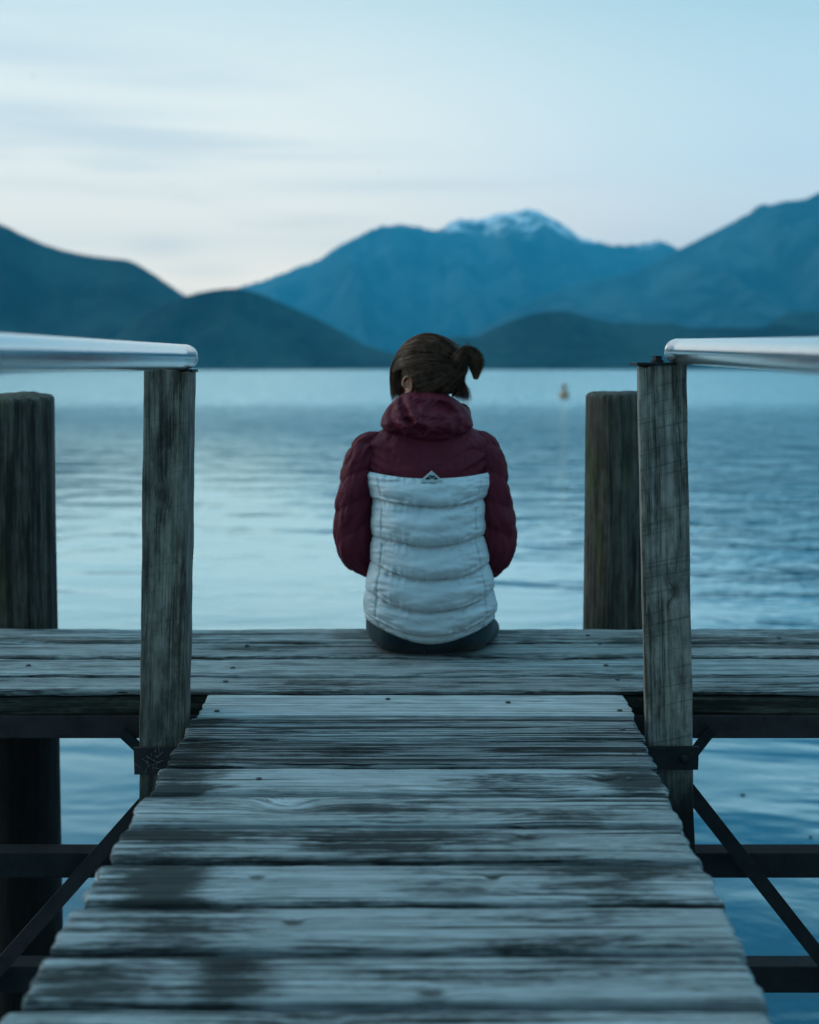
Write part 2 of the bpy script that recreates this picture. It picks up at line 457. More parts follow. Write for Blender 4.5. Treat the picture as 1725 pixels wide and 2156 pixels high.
M['shoe'] = cloth('shoe_fabric', (0.03, 0.03, 0.035), 0.7, 0)
m, g, p = new_mat('skin')
tc = g.node('ShaderNodeTexCoord')
g.put(p.inputs['Base Color'], g.mix(g.noise(tc.outputs['Object'], 40, 4), (0.40, 0.16, 0.095), (0.50, 0.22, 0.14)))
p.inputs['Roughness'].default_value = 0.5
p.inputs['Subsurface Weight'].default_value = 0.15
p.inputs['Subsurface Radius'].default_value = (0.01, 0.004, 0.002)
M['skin'] = m
m, g, p = new_mat('brown_hair')
tc = g.node('ShaderNodeTexCoord')
n = g.noise(tc.outputs['Object'], 38, 3)
g.put(p.inputs['Base Color'], g.mix(g.rng(n, 0.35, 0.7), (0.032, 0.016, 0.010), (0.125, 0.066, 0.042)))
p.inputs['Roughness'].default_value = 0.42
p.inputs['Specular IOR Level'].default_value = 0.18
M['hair'] = m
def hair_mat(name, c1, c2):
    m, g, p = new_mat(name)
    tc = g.node('ShaderNodeTexCoord')
    g.put(p.inputs['Base Color'], g.mix(g.rng(g.noise(tc.outputs['Object'], 30, 3), 0.35, 0.65), c1, c2))
    p.inputs['Roughness'].default_value = 0.42; p.inputs['Specular IOR Level'].default_value = 0.2
    return m
M['hair_dark'] = hair_mat('dark_brown_hair', (0.010, 0.006, 0.005), (0.030, 0.017, 0.012))
M['hair_light'] = hair_mat('light_brown_hair', (0.105, 0.056, 0.035), (0.215, 0.120, 0.078))
def plain(name, c, rough=0.6):
    m, g, p = new_mat(name)
    tc = g.node('ShaderNodeTexCoord')
    n = g.noise(tc.outputs['Object'], 12, 4)
    g.put(p.inputs['Base Color'], g.mix(n, tuple(k * 0.8 for k in c), tuple(min(1, k * 1.2) for k in c)))
    p.inputs['Roughness'].default_value = rough
    return m
M['eye'] = plain('eye_white', (0.6, 0.6, 0.58), 0.2)
M['orange'] = plain('faded_orange_paint', (0.42, 0.25, 0.14), 0.5)
M['bird'] = plain('bird_feathers', (0.03, 0.035, 0.035), 0.8)
M['leaf'] = plain('brown_leaf', (0.03, 0.022, 0.014), 0.8)
M['web'] = plain('cobweb_thread', (0.32, 0.33, 0.33), 0.8)

# ------------------------------------------------------------------ the lake
m, g, p = new_mat('lake_water')
tc = g.node('ShaderNodeTexCoord')
P = tc.outputs['Object']
x, y, z = g.sep(P)
ox = g.m('ADD', x, g.m('MULTIPLY', y, 0.10))
# wind-ruffled zone some way out; the near water is almost calm
zn = g.noise(g.comb(g.m('MULTIPLY', x, 0.016), g.m('MULTIPLY', y, 0.030), 0.0), 1.0, 4, 0.6, 0.5)
far = g.rng(y, 52, 92)
kk = g.m('MULTIPLY', g.m('DIVIDE', x, g.m('MAXIMUM', y, 1.0)), 50.0)
ruff = g.m('MULTIPLY', g.rng(g.m('ADD', y, kk), 14, 44), g.m('SUBTRACT', 1.0, far))
w1 = g.noise(g.comb(g.m('MULTIPLY', ox, 0.42), g.m('MULTIPLY', y, 0.95), 0.0), 1.0, 3, 0.5, 0.5)
w2 = g.noise(g.comb(g.m('MULTIPLY', ox, 1.4), g.m('MULTIPLY', y, 2.6), 3.0), 1.0, 3, 0.55, 0.4)
w3 = g.noise(g.comb(g.m('MULTIPLY', ox, 5.0), g.m('MULTIPLY', y, 7.0), 6.0), 1.0, 3, 0.55)
b = g.bump(w1, g.m('ADD', 0.040, g.m('MULTIPLY', ruff, 0.28)), 1.0)
b = g.bump(w2, g.m('ADD', 0.004, g.m('MULTIPLY', ruff, g.m('MULTIPLY', g.rng(zn, 0.35, 0.65), 0.14))), 1.0, b)
b = g.bump(w3, g.m('ADD', 0.0008, g.m('MULTIPLY', ruff, 0.012)), 1.0, b)
# beyond the reach of the bump, short steep wavelets tilt the surface
nf = g.node('ShaderNodeTexNoise'); g.put(nf.inputs['Vector'], g.comb(g.m('MULTIPLY', x, 2.2), g.m('MULTIPLY', y, 3.2), 9.0)); nf.inputs['Detail'].default_value = 3.0; nf.inputs['Scale'].default_value = 1.0
cx_, cy_, cz_ = g.sep(nf.outputs['Color'])
tilt = g.comb(g.m('MULTIPLY', g.m('SUBTRACT', cx_, 0.5), 0.55), g.m('SUBTRACT', g.m('MULTIPLY', g.m('SUBTRACT', cy_, 0.5), 0.75), 0.10), 0.0)
wide = g.m('ADD', g.m('MULTIPLY', far, 1.0), g.m('MULTIPLY', g.rng(y, 20, 60), 0.35), clamp=True)
b = g.vm('NORMALIZE', g.vm('ADD', b, g.vm('MULTIPLY', tilt, g.comb(wide, wide, wide))))
gl = g.node('ShaderNodeBsdfAnisotropic'); gl.inputs['Color'].default_value = (0.68, 0.94, 1.0, 1); gl.inputs['Roughness'].default_value = 0.06
g.put(gl.inputs['Normal'], b)
df = g.node('ShaderNodeBsdfDiffuse'); g.put(df.inputs['Color'], g.mix(g.noise(g.vm('MULTIPLY', P, (0.3, 0.3, 0.3)), 1.0, 3), (0.001, 0.040, 0.075), (0.002, 0.052, 0.092)))
fr = g.node('ShaderNodeFresnel'); fr.inputs['IOR'].default_value = 1.333; g.put(fr.inputs['Normal'], b)
mx = g.node('ShaderNodeMixShader'); g.put(mx.inputs[0], g.ramp(fr.outputs[0], [(0.02, 0.04), (0.06, 0.11), (0.15, 0.44), (0.36, 0.80), (1.0, 1.0)])); g.l.new(df.outputs[0], mx.inputs[1]); g.l.new(gl.outputs[0], mx.inputs[2])
g.l.new(mx.outputs[0], g.n['Material Output'].inputs[0]); g.n.remove(p)
M['water'] = m
xs = [-9500, -3000, -800, -200, -60, -20, 0, 20, 60, 200, 800, 3000, 9500]
ys = [-350, -100, -30, -8, 0, 8, 20, 50, 120, 300, 800, 2500, 6000, 11400]
wv = [(a, b_, 0) for b_ in ys for a in xs]
water = link('water', wv, grid_faces(len(xs), len(ys), False), M['water'], smooth=False)
tag(water, 'blue lake water with soft ripples under and beyond the dock', 'water', kind='structure')

# ------------------------------------------------------------------ hills
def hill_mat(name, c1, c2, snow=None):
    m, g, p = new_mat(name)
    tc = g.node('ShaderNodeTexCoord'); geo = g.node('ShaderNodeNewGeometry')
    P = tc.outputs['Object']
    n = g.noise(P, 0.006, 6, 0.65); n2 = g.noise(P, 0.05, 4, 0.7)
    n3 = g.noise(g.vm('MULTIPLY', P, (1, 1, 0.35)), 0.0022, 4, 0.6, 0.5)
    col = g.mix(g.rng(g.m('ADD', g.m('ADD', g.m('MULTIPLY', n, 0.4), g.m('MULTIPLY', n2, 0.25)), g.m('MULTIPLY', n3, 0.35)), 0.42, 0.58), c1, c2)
    if snow:
        x, y, z = g.sep(P)
        sn = g.noise(g.vm('MULTIPLY', P, (1, 1, 0.55)), 0.0050, 6, 0.68, 0.6)
        hz = g.rng(z, snow[0], snow[1])
        f = g.m('MULTIPLY', g.rng(g.m('ADD', sn, g.m('MULTIPLY', hz, 0.16)), 0.57, 0.62), g.rng(z, snow[0] - 30, snow[0] + 60))
        f = g.m('MULTIPLY', f, g.rng(x, snow[2] - 150, snow[2] + 50))
        col = g.mix(f, col, (0.90, 0.92, 0.94))
    g.put(p.inputs['Base Color'], col)
    p.inputs['Roughness'].default_value = 0.9; p.inputs['Specular IOR Level'].default_value = 0.1
    return m
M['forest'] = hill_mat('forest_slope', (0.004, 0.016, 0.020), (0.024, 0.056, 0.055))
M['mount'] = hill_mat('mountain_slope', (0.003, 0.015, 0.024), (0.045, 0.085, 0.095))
def ridge(name, prof, Y, front, back, mat, gul=0.5, rough=0.006, foot=0.0, seed=0, nu=220, nv=40, curve=1.15, x0=None, x1=None):
    px = [p[0] for p in prof]; py = [p[1] for p in prof]
    us = np.linspace(px[0], px[-1], nu); hs = smart(px, py, us)
    V = []
    ts = list(np.linspace(0, 1, nv)) + list(1 + np.linspace(0, 1, nv // 3)[1:])
    for t in ts:
        for u, h in zip(us, hs):
            wob = 0.35 * front * pn(u * 0.004 + seed, 2.2, 0.5)
            Yc = Y + wob * 0.5
            crest = at(u, h, Yc)
            H = max(crest.z, 1.0)
            fine = rough * H * (pn(u * 0.09, t * 9, seed) + 0.7 * pn(u * 0.25, t * 20, seed + 5))
            if t <= 1:
                yy = Yc - front * (1 - t)
                sp = noise.ridged_multi_fractal(Vector((u * 0.009 + 0.6 * t + seed, t * 1.1, seed)), 0.9, 2.1, 5, 1.0, 2.0) - 1.0
                z = H * (t ** curve) + gul * H * sp * 0.30 * (t * (1 - t)) * 2.2
                z = min(z, H * (t ** 0.55)) + fine - foot * (1 - t)
                xx = crest.x * (1 - 0.25 * (1 - t) * front / Y)
            else:
                yy = Yc + back * (t - 1); xx = crest.x
                z = H * (1 - (t - 1)) ** 1.2 + fine - foot * (t - 1)
            V.append((xx, yy, z))
    return link(name, V, grid_faces(nu, len(ts), False), mat)

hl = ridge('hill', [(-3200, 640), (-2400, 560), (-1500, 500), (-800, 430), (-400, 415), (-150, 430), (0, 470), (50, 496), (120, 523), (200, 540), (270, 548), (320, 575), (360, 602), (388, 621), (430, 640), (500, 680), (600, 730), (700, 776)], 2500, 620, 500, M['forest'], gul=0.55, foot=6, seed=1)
tag(hl, 'tall dark forested hill sloping down from the left edge of the photo', 'hill', kind='structure')
h2 = ridge('hill', [(250, 700), (320, 655), (390, 624), (440, 612), (490, 607), (530, 614), (600, 641), (660, 668), (720, 699), (760, 722), (800, 736), (860, 752), (920, 764), (990, 776)], 2080, 240, 300, M['forest'], gul=0.4, foot=6, seed=2, nu=140)
tag(h2, 'low dark forested spur running down behind the head of the seated person', 'hill', kind='structure')
h3 = ridge('hill', [(760, 764), (850, 742), (930, 715), (960, 708), (1000, 710), (1030, 694), (1080, 674), (1130, 659), (1180, 654), (1230, 664), (1280, 678), (1340, 681), (1400, 680), (1460, 690), (1530, 689), (1590, 690), (1640, 682), (1690, 690), (1760, 690), (1900, 640), (2300, 600), (3000, 560), (4200, 600)], 2050, 220, 300, M['forest'], gul=0.4, foot=6, seed=3)
tag(h3, 'long low dark wooded foreshore hill with a rounded hump right of the person', 'hill', kind='structure')
h4 = ridge('hill', [(1560, 776), (1600, 700), (1640, 668), (1690, 656), (1740, 653), (1850, 640), (2000, 650)], 2500, 260, 300, M['forest'], gul=0.4, foot=6, seed=4, nu=80)
tag(h4, 'small dark wooded hill behind the right-hand handrail', 'hill', kind='structure')
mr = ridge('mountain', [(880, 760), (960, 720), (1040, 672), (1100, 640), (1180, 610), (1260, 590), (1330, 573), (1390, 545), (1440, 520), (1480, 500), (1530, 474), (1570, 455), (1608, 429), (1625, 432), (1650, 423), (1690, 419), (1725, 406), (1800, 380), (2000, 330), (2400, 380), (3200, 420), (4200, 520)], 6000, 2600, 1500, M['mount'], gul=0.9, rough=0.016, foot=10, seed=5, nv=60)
tag(mr, 'high blue mountain rising to the right edge of the photo', 'mountain', kind='structure')
CY = 9000
pk = at(1000, 520, CY).z; pt = at(1110, 441, CY).z
M['snowy'] = hill_mat('snowy_mountain_slope', (0.003, 0.015, 0.024), (0.055, 0.095, 0.105), (pk, pt, at(950, 460, CY).x))
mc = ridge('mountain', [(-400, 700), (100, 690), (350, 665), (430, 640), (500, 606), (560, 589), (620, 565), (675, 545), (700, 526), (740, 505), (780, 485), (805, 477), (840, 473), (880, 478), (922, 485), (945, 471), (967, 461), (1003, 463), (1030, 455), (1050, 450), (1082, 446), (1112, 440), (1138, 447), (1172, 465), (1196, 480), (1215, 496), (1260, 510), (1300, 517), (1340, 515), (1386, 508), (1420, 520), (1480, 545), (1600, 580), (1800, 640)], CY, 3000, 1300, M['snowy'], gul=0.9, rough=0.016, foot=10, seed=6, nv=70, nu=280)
tag(mc, 'distant blue mountain with snow on its summit behind the person', 'mountain', kind='structure')

# ------------------------------------------------------------------ dock
Y0 = onz(905, 1386, DOCKZ).y                  # where the seated person touches the boards
dock = empty('dock', (0, onz(862, 1450, DOCKZ).y, 0))
tag(dock, 'low grey weathered timber dock of long boards on dark steel beams', 'dock')
D_X0, D_X1 = -2.6, 2.5
def setp(o, **k):
    for a, b in k.items(): o[a] = b
def put_board(name, y0d, y1d, z, T, par, mat, seed, x0, x1, rot=0, **k):
    ya, yb = onz(862, y1d, z).y, onz(862, y0d, z).y
    w = yb - ya
    o = timber(name, x1 - x0, w, T, mat, None, seed=seed, r=0.005, seg=0.03, nw=12)
    o.location = (x0, (ya + yb) / 2, z - T / 2)
    under(o, par)
    setp(o, **k)
    return o
BT = 0.062
boards = [put_board('deck_board', 1323, 1352.5, DOCKZ, BT, dock, M['board'], 11, D_X0, D_X1, tone=0.10, crack=0.10, dirt=0.35),
          put_board('deck_board', 1353.8, 1381.5, DOCKZ - 0.001, BT, dock, M['board'], 12, D_X0, D_X1, tone=0.0, crack=0.10, dirt=0.25),
          put_board('deck_board', 1386, 1420, DOCKZ, BT, dock, M['board'], 13, D_X0, D_X1, tone=0.05, crack=0.25, dirt=0.05),
          put_board('deck_board', 1425, 1452, DOCKZ, 0.018, dock, M['board'], 14, D_X0, D_X1, tone=-0.12, crack=0.20, dirt=0.20)]
def bolt(x, y, board, z=DOCKZ, r=0.0072, h=0.0045, off=0.0):
    bm = bmesh.new(); c = onz(x, y, z)
    dome(bm, c + Vector((0, 0, off)), r, h)
    o = link_bm('bolt', bm, M['bolt'])
    o.parent = board; o.matrix_parent_inverse = Matrix.Translation(-(Vector(board.location) + Vector(board.parent.location) - Vector(board.parent.location)))
    return o
for (x, y, b_) in [(520, 1360, 1), (1263, 1356, 1), (1238, 1339, 0), (360, 1340, 0), (490, 1407, 2), (1276, 1402, 2), (1301, 1432, 3), (475, 1436, 3), (60, 1402, 2), (1640, 1344, 0)]:
    bolt(x, y, boards[b_])
fy = boards[3].location.y - 0.5 * (onz(862, 1425, DOCKZ).y - onz(862, 1452, DOCKZ).y)     # front edge of the deck
# timber fascia set just behind the board edge, steel beam below it
o = timber('edge_beam', 5.1, 0.05, 0.050, M['beam'], None, seed=21, r=0.004, seg=0.05)
o.location = (D_X0, fy + 0.029, DOCKZ - 0.0435); under(o, dock); setp(o, tone=-0.1, dirt=0.5)
def bar(name, a, b, mat, par, bevel=0.003):
    bm = bmesh.new(); box(bm, a, b, bevel); o = link_bm(name, bm, mat, smooth=False); return under(o, par)
zb1 = at(862, 1506, fy).z; zb0 = at(862, 1554, fy).z
o = bar('steel_beam', (D_X0, fy - 0.004, zb0), (D_X1, fy + 0.06, zb1), M['rust'], dock)
o = bar('steel_beam', (D_X0, fy + 0.55, zb0), (D_X1, fy + 0.61, zb1 + 0.05), M['rust'], dock)
for xx in (-1.9, -0.55, 0.62, 1.9):
    bar('joist', (xx, fy + 0.065, zb0 + 0.01), (xx + 0.06, fy + 0.545, zb1 + 0.05), M['dark_steel'], dock)
for (ya, yb) in ((1797, 1849), (2036, 2091)):
    Yb = fy - 0.02
    bar('cross_beam', (D_X0, Yb, at(862, yb, Yb).z), (D_X1, Yb + 0.06, at(862, ya, Yb).z), M['dark_steel'], dock)
def flat(name, p, q, w, t, mat, par):
    p, q = Vector(p), Vector(q); d = (q - p).normalized(); n = Vector((0, 1, 0)); s = d.cross(n).normalized()
    bm = bmesh.new(); vs = []
    for c in (p, q):
        for (a, b) in ((-1, -1), (1, -1), (1, 1), (-1, 1)):
            vs.append(bm.verts.new(c + s * a * w / 2 + n * b * t / 2))
    for f in ((0, 1, 2, 3), (7, 6, 5, 4), (0, 4, 5, 1), (1, 5, 6, 2), (2, 6, 7, 3), (3, 7, 4, 0)):
        bm.faces.new([vs[i] for i in f])
    return under(link_bm(name, bm, mat, smooth=False), par)
Yd = fy - 0.075
flat('diagonal_brace', at(318, 1676, Yd), at(-150, 2205, Yd), 0.036, 0.012, M['rust'], dock)
flat('diagonal_brace', at(1440, 1650, Yd), at(1900, 2235, Yd), 0.036, 0.012, M['dark_steel'], dock)
flat('knee_brace', at(255, 1540, fy - 0.02), at(330, 1610, fy - 0.02), 0.024, 0.010, M['dark_steel'], dock)
flat('knee_brace', at(1500, 1535, fy - 0.02), at(1430, 1625, fy - 0.02), 0.024, 0.010, M['dark_steel'], dock)

# ------------------------------------------------------------------ piles
def pile(xc0, yt, xc1, r0, r1, label, seed, tilt, Y, ragged):
    top = at(xc0, yt, Y); bot = at(xc1, 2300, Y); zt = top.z; zbm = -1.0
    dirx = (bot.x - top.x) / (top.z - bot.z)
    L = zt - zbm; n = 48; V = []
    xs = [0, 0.004, 0.012] + list(np.linspace(0.03, L, 90))
    for s in xs:
        rr = r0 + (r1 - r0) * s / L
        rr -= 0.010 * max(0, 1 - s / 0.012) ** 2
        for k in range(n):
            a = 2 * PI * k / n
            ca, sa = math.cos(a), math.sin(a)
            q = rr * (1 + 0.035 * pn(ca * 1.3 + seed, sa * 1.3, s * 0.9) + 0.030 * pn(ca * 5 + seed, sa * 5, s * 1.4) + 0.014 * pn(ca * 16, sa * 16 + seed, s * 3))
            zz = -s
            if s < 0.03: zz += tilt * ca * rr + ragged * pn(ca * 3 + seed, sa * 3, 1.1)
            V.append((zz, q * ca, q * sa))           # local x runs up the pile
    Fc = grid_faces(n, len(xs))
    c = len(V); V.append((0.002, 0, 0))
    for k in range(n): Fc.append((c, (k + 1) % n, k))
    o = link('mooring_pile', V, Fc, M['pile'])
    bm = bmesh.new(); bm.from_mesh(o.data); bmesh.ops.recalc_face_normals(bm, faces=bm.faces); bm.to_mesh(o.data); bm.free()
    lean = math.atan(dirx)
    o.rotation_euler = (0, -PI / 2, 0)
    o.rotation_euler = (Matrix.Rotation(-lean, 4, 'Y') @ Matrix.Rotation(-PI / 2, 4, 'Y')).to_euler()
    o.location = top
    tag(o, label, 'mooring pile', 'round timber piles behind the dock')
    return o
PY = onz(862, 1323, DOCKZ).y + 0.125
pl_ = pile(42, 832, 58, 0.103, 0.128, 'thick round timber pile behind the dock beside the left handrail post', 3, 0.10, PY, 0.006)
setp(pl_, tone=0.0, crack=0.5, dirt=0.15)
pr_ = pile(1300, 826, 1296, 0.096, 0.132, 'mossy green-streaked round timber pile behind the right handrail post', 8, 0.03, PY, 0.006)
setp(pr_, tone=0.1, crack=0.5, dirt=0.10)

# ------------------------------------------------------------------ walkway
walk = empty('walkway', (0.015, onz(876, 1460, DOCKZ).y, DOCKZ))
tag(walk, 'narrow walkway of worn grey cross planks leading to the dock', 'walkway')
WZ = DOCKZ - 0.004
A = onz(440, 1461, WZ); B = onz(1312, 1460, WZ)
wd = ray(941, 667).normalized()               # the walkway rises slightly towards the dock
nrm = Vector((1, 0, 0)).cross(wd).normalized()
mid = (A + B) / 2
def along(y):
    """distance back from the far end of the walkway at picture row y"""
    best = None
    lo, hi = 0.0, 2.6
    for _ in range(50):
        c = (lo + hi) / 2; q = mid - wd * c - Vector((0, 0, CAMZ))
        yy = 1078 - F * (q.z * _cp + q.y * _sp) / (q.y * _cp - q.z * _sp)
        if yy < y: lo = c
        else: hi = c
    return lo
rows = [1460, 1507, 1557, 1612, 1669.5, 1736, 1812, 1902, 2003, 2114, 2242, 2400]
info = [dict(tone=0.22, crack=0.0, dirt=-0.35),
        dict(tone=-0.12, crack=1.0, dirt=0.0, stain_a=(0.03, 0.07, 0.2)),
        dict(tone=-0.30, crack=1.2, dirt=0.05, stain_a=(0.05, 0.08, 0.2)),
        dict(tone=0.18, crack=0.25, dirt=0.05, knot_a=(0.90, 0.0, 0.6), stain_a=(0.05, 0.09, 0.28), stain_b=(0.96, 0.07, 0.22)),
        dict(tone=0.05, crack=0.35, dirt=0.15, stain_a=(0.45, 0.15, 0.08), knot_a=(0.285, 0.015, 1.1)),
        dict(tone=-0.05, crack=0.45, dirt=0.15, stain_a=(0.06, 0.14, 0.18), stain_b=(0.45, 0.2, 0.08), knot_a=(0.375, 0.005, 0.30), knot_b=(0.725, 0.02, 0.42)),
        dict(tone=0.12, crack=0.25, dirt=0.08, stain_a=(0.12, 0.07, 0.24), stain_b=(0.86, 0.10, 0.16), knot_a=(0.27, 0.015, 0.36), knot_b=(0.66, 0.012, 0.30)),
        dict(tone=0.0, crack=0.30, dirt=0.10, stain_a=(0.15, 0.12, 0.22), stain_b=(0.80, 0.12, 0.10), knot_a=(0.350, 0.012, 0.40)),
        dict(tone=0.0, crack=0.30, dirt=0.10, stain_a=(0.07, 0.10, 0.18), stain_b=(0.275, 0.06, 0.24), knot_a=(0.56, -0.040, 0.45)),
        dict(tone=0.10, crack=0.25, dirt=0.25),
        dict(tone=0.0, crack=0.3, dirt=0.3)]
PT = 0.046
rotx = math.asin(wd.z)
planks = []
for i in range(len(rows) - 1):
    s0, s1 = along(rows[i]), along(rows[i + 1])
    gap = 0.009 if i in (0, 1, 2) else (0.014 if i == 3 else 0.020)
    w = (s1 - s0) - gap
    c = (s0 + s1) / 2
    la, lb = A - wd * c, B - wd * c
    j0, j1 = (0, 0) if i == 0 else (random.uniform(-0.003, 0.003), random.uniform(-0.004, 0.004))
    L = (lb.x - la.x) + j1 - j0
    worn = i > 0
    o = timber('deck_plank', L, w, PT, M['plank'], None, seed=31 + i, r=0.004 if not worn else 0.007, seg=0.012,
               wear=0.002 if not worn else 0.003, endround=0.004 if not worn else 0.010, nw=14, rough=0.0007 if not worn else 0.0010)
    o.rotation_euler = (rotx, 0, 0)
    o.location = Vector((la.x + j0, (la.y + lb.y) / 2, (la.z + lb.z) / 2)) - nrm * (PT / 2 + random.uniform(0, 0.002))
    under(o, walk); setp(o, **info[i]); planks.append(o)
def nail(x, y, k):
    s = along(y); q = mid - wd * s
    d = ray(x, y); t = (q - Vector((0, 0, CAMZ))).dot(nrm) / d.dot(nrm)
    pnt = Vector((0, 0, CAMZ)) + d * t
    bm = bmesh.new(); dome(bm, (0, 0, 0), 0.0065, 0.003, axis=nrm)
    o = link_bm('nail', bm, M['bolt']); pl = planks[k]
    o.parent = pl
    lm = Matrix.Translation(pl.location) @ pl.rotation_euler.to_matrix().to_4x4()
    o.matrix_parent_inverse = lm.inverted(); o.location = pnt
for (x, y, k) in [(457, 1497, 0), (817, 1472, 0), (1070, 1479, 0), (1305, 1496, 0), (545, 1640, 3), (1325, 1640, 3), (1310, 1536, 1), (1335, 1590, 2)]:
    nail(x, y, k)
# side stringers under the planks
for (xo, nm) in ((0.06, 'l'), (0.94, 'r')):
    bm = bmesh.new(); vs = []
    wl = B.x - A.x
    for s in (-0.0, 2.6):
        q = A - wd * s + Vector((xo * wl, 0, 0)) - nrm * (PT + 0.004)
        for (a, b) in ((-0.03, 0), (0.03, 0), (0.03, -0.10), (-0.03, -0.10)):
            vs.append(bm.verts.new(q + Vector((a, 0, 0)) + nrm * b))
    for f in ((0, 1, 2, 3), (7, 6, 5, 4), (0, 4, 5, 1), (1, 5, 6, 2), (2, 6, 7, 3), (3, 7, 4, 0)):
        bm.faces.new([vs[i] for i in f])
    under(link_bm('stringer', bm, M['dark_steel'], smooth=False), walk)

# ------------------------------------------------------------------ handrail posts
PF = 2.66                                    # distance of the posts' front faces
def post(xl_t, xr_t, yt, xl_b, xr_b, label, mat, seed, yaw=0.0, **k):
    a, b = at(xl_t, yt, PF), at(xr_t, yt, PF)
    c, d = at(xl_b, 1690, PF), at(xr_b, 1690, PF)
    w = (b.x - a.x + d.x - c.x) / 2
    top = (a + b) / 2; bot = (c + d) / 2
    v = (top - bot); L = v.length
    low = bot - v.normalized() * 0.30
    L += 0.30
    o = timber('handrail_post', L, w, 0.098, mat, None, seed=seed, r=0.004, seg=0.012, rough=0.0016, wear=0.0025, endround=0.004, nw=12, nh=10)
    d_ = v.normalized()
    zax = Vector((0, -1, 0)); yax = zax.cross(d_).normalized(); zax = d_.cross(yax).normalized()
    R = Matrix((d_, yax, zax)).transposed() @ Matrix.Rotation(yaw, 3, 'X')
    o.matrix_world = Matrix.Translation(low + Vector((0, 0.049, 0))) @ R.to_4x4()
    tag(o, label, 'post', 'timber posts at the end of the walkway')
    setp(o, **k)
    return o
def under_m(o, root):
    o.parent = root; o.matrix_parent_inverse = root.matrix_world.inverted()
p1 = post(303, 397, 779, 291, 385, 'weathered square timber post holding up the left steel handrail', M['post_old'], 51, tone=0.0, crack=-1.5, dirt=0.10, knot_a=(1.02, 0.005, 0.5))
p2 = post(1353, 1450, 768, 1369, 1470, 'grey saw-marked square timber post under the right steel handrail', M['post'], 52, yaw=math.radians(-8.5), tone=0.12, crack=-1.5, dirt=0.10, knot_a=(0.80, -0.02, 0.5))
bpy.context.view_layer.update()
def plate(par, x0, x1, y0, y1, mat):
    a, b = at(x0, y1, PF - 0.012), at(x1, y0, PF - 0.012)
    bm = bmesh.new(); box(bm, (a.x, PF - 0.013, a.z), (b.x, PF - 0.005, b.z), 0.0015)
    o = link_bm('bracket', bm, mat, smooth=False); under_m(o, par); return o
br1 = plate(p1, 283, 402, 1574, 1631, M['rust'])
br2 = plate(p2, 1357, 1472, 1572, 1621, M['dark_steel'])
for br, x, y in ((br1, 318, 1602), (br2, 1440, 1598)):
    bm = bmesh.new(); dome(bm, at(x, y, PF - 0.013), 0.011, 0.006, axis=Vector((0, -1, 0)))
    o = link_bm('bolt', bm, M['dark_steel']); o.parent = br
    o.matrix_parent_inverse = Matrix.Identity(4)
# cobweb on the left bracket
bm = bmesh.new(); rr = random.Random(4)
for k in range(26):
    x, y = 318 + rr.gauss(0, 9), 1603 + rr.gauss(0, 12)
    dx_, dy_ = rr.gauss(0, 11), rr.gauss(0, 9)
    tube(bm, [at(x, y, PF - 0.019), at(x + dx_ * .5, y + dy_ * .5 + 1.5, PF - 0.024), at(x + dx_, y + dy_, PF - 0.018)], 0.00022, 4)
o = link_bm('cobweb', bm, M['web']); o.parent = br1

# ------------------------------------------------------------------ handrails
def handrail(name, a, b, r, label):
    """round steel rail from its rounded end a back past the camera's side to b"""
    a, b = Vector(a), Vector(b); d = (b - a).normalized()
    root = empty('handrail', a); tag(root, label, 'handrail', 'steel handrails of the walkway')
    bm = bmesh.new()
    tube(bm, [a + d * 0.035 + d * (b - a).length * t for t in np.linspace(0, 1, 24)], r, 48)
    o = link_bm('rail_tube', bm, M['rail']); under(o, root)
    bm = bmesh.new()
    pts = []; rs = []
    for q in np.linspace(0, PI / 2, 9):
        pts.append(a + d * (0.030 - 0.030 * math.sin(q) + 0.0)); rs.append(r * (0.30 + 0.70 * math.cos(q) ** 0.6) if q < PI/2 - 1e-6 else r * 0.30)
    pts = [a + d * 0.0345] + pts; rs = [r] + rs
    tube(bm, pts, rs, 48)
    o = link_bm('end_cap', bm, M['rail']); under(o, root)
    bm = bmesh.new()        # weld bead between tube and cap
    n = 48
    tube(bm, [a + d * 0.0335, a + d * 0.0340, a + d * 0.0350, a + d * 0.0355], [r * 1.001, r * 1.012, r * 1.012, r * 1.001], 48)
    o = link_bm('weld_bead', bm, M['rail']); under(o, root)
    return root
RR = 0.0275
le = at(397, 751.5, PF + 0.05)
hr1 = handrail('handrail', le, le - ray(985, 763) * 2.2, RR, 'round steel handrail along the left side of the walkway')
re = at(1420, 739, PF + 0.05)
hr2 = handrail('handrail', re, re - ray(893, 720) * 2.2, RR, 'round steel handrail along the right side of the walkway')
# fixing plates between rail and post tops
z2 = at(1400, 765, PF).z
bm = bmesh.new(); a_, b_ = at(1341, 768, PF), at(1412, 762, PF)
box(bm, (a_.x, PF - 0.004, a_.z - 0.001), (b_.x + 0.05, PF + 0.09, a_.z + 0.005), 0.001)
o = link_bm('fixing_plate', bm, M['dark_steel'], smooth=False); under(o, hr2)
bm = bmesh.new(); c_ = at(1384, 764, PF + 0.03)
tube(bm, [(c_.x, c_.y, a_.z + 0.004), (c_.x, c_.y, a_.z + 0.010)], 0.014, 20)
tube(bm, [(c_.x, c_.y, a_.z + 0.010), (c_.x, c_.y, a_.z + 0.020)], 0.0105, 6)
o2 = link_bm('bolt', bm, M['dark_steel'], smooth=False); o2.parent = o; 
bm = bmesh.new(); a1 = at(345, 781, PF)
box(bm, (a1.x, PF + 0.012, a1.z - 0.0025), (at(403, 781, PF).x, PF + 0.085, a1.z + 0.004), 0.001)
o = link_bm('fixing_plate', bm, M['dark_steel'], smooth=False); under(o, hr1)

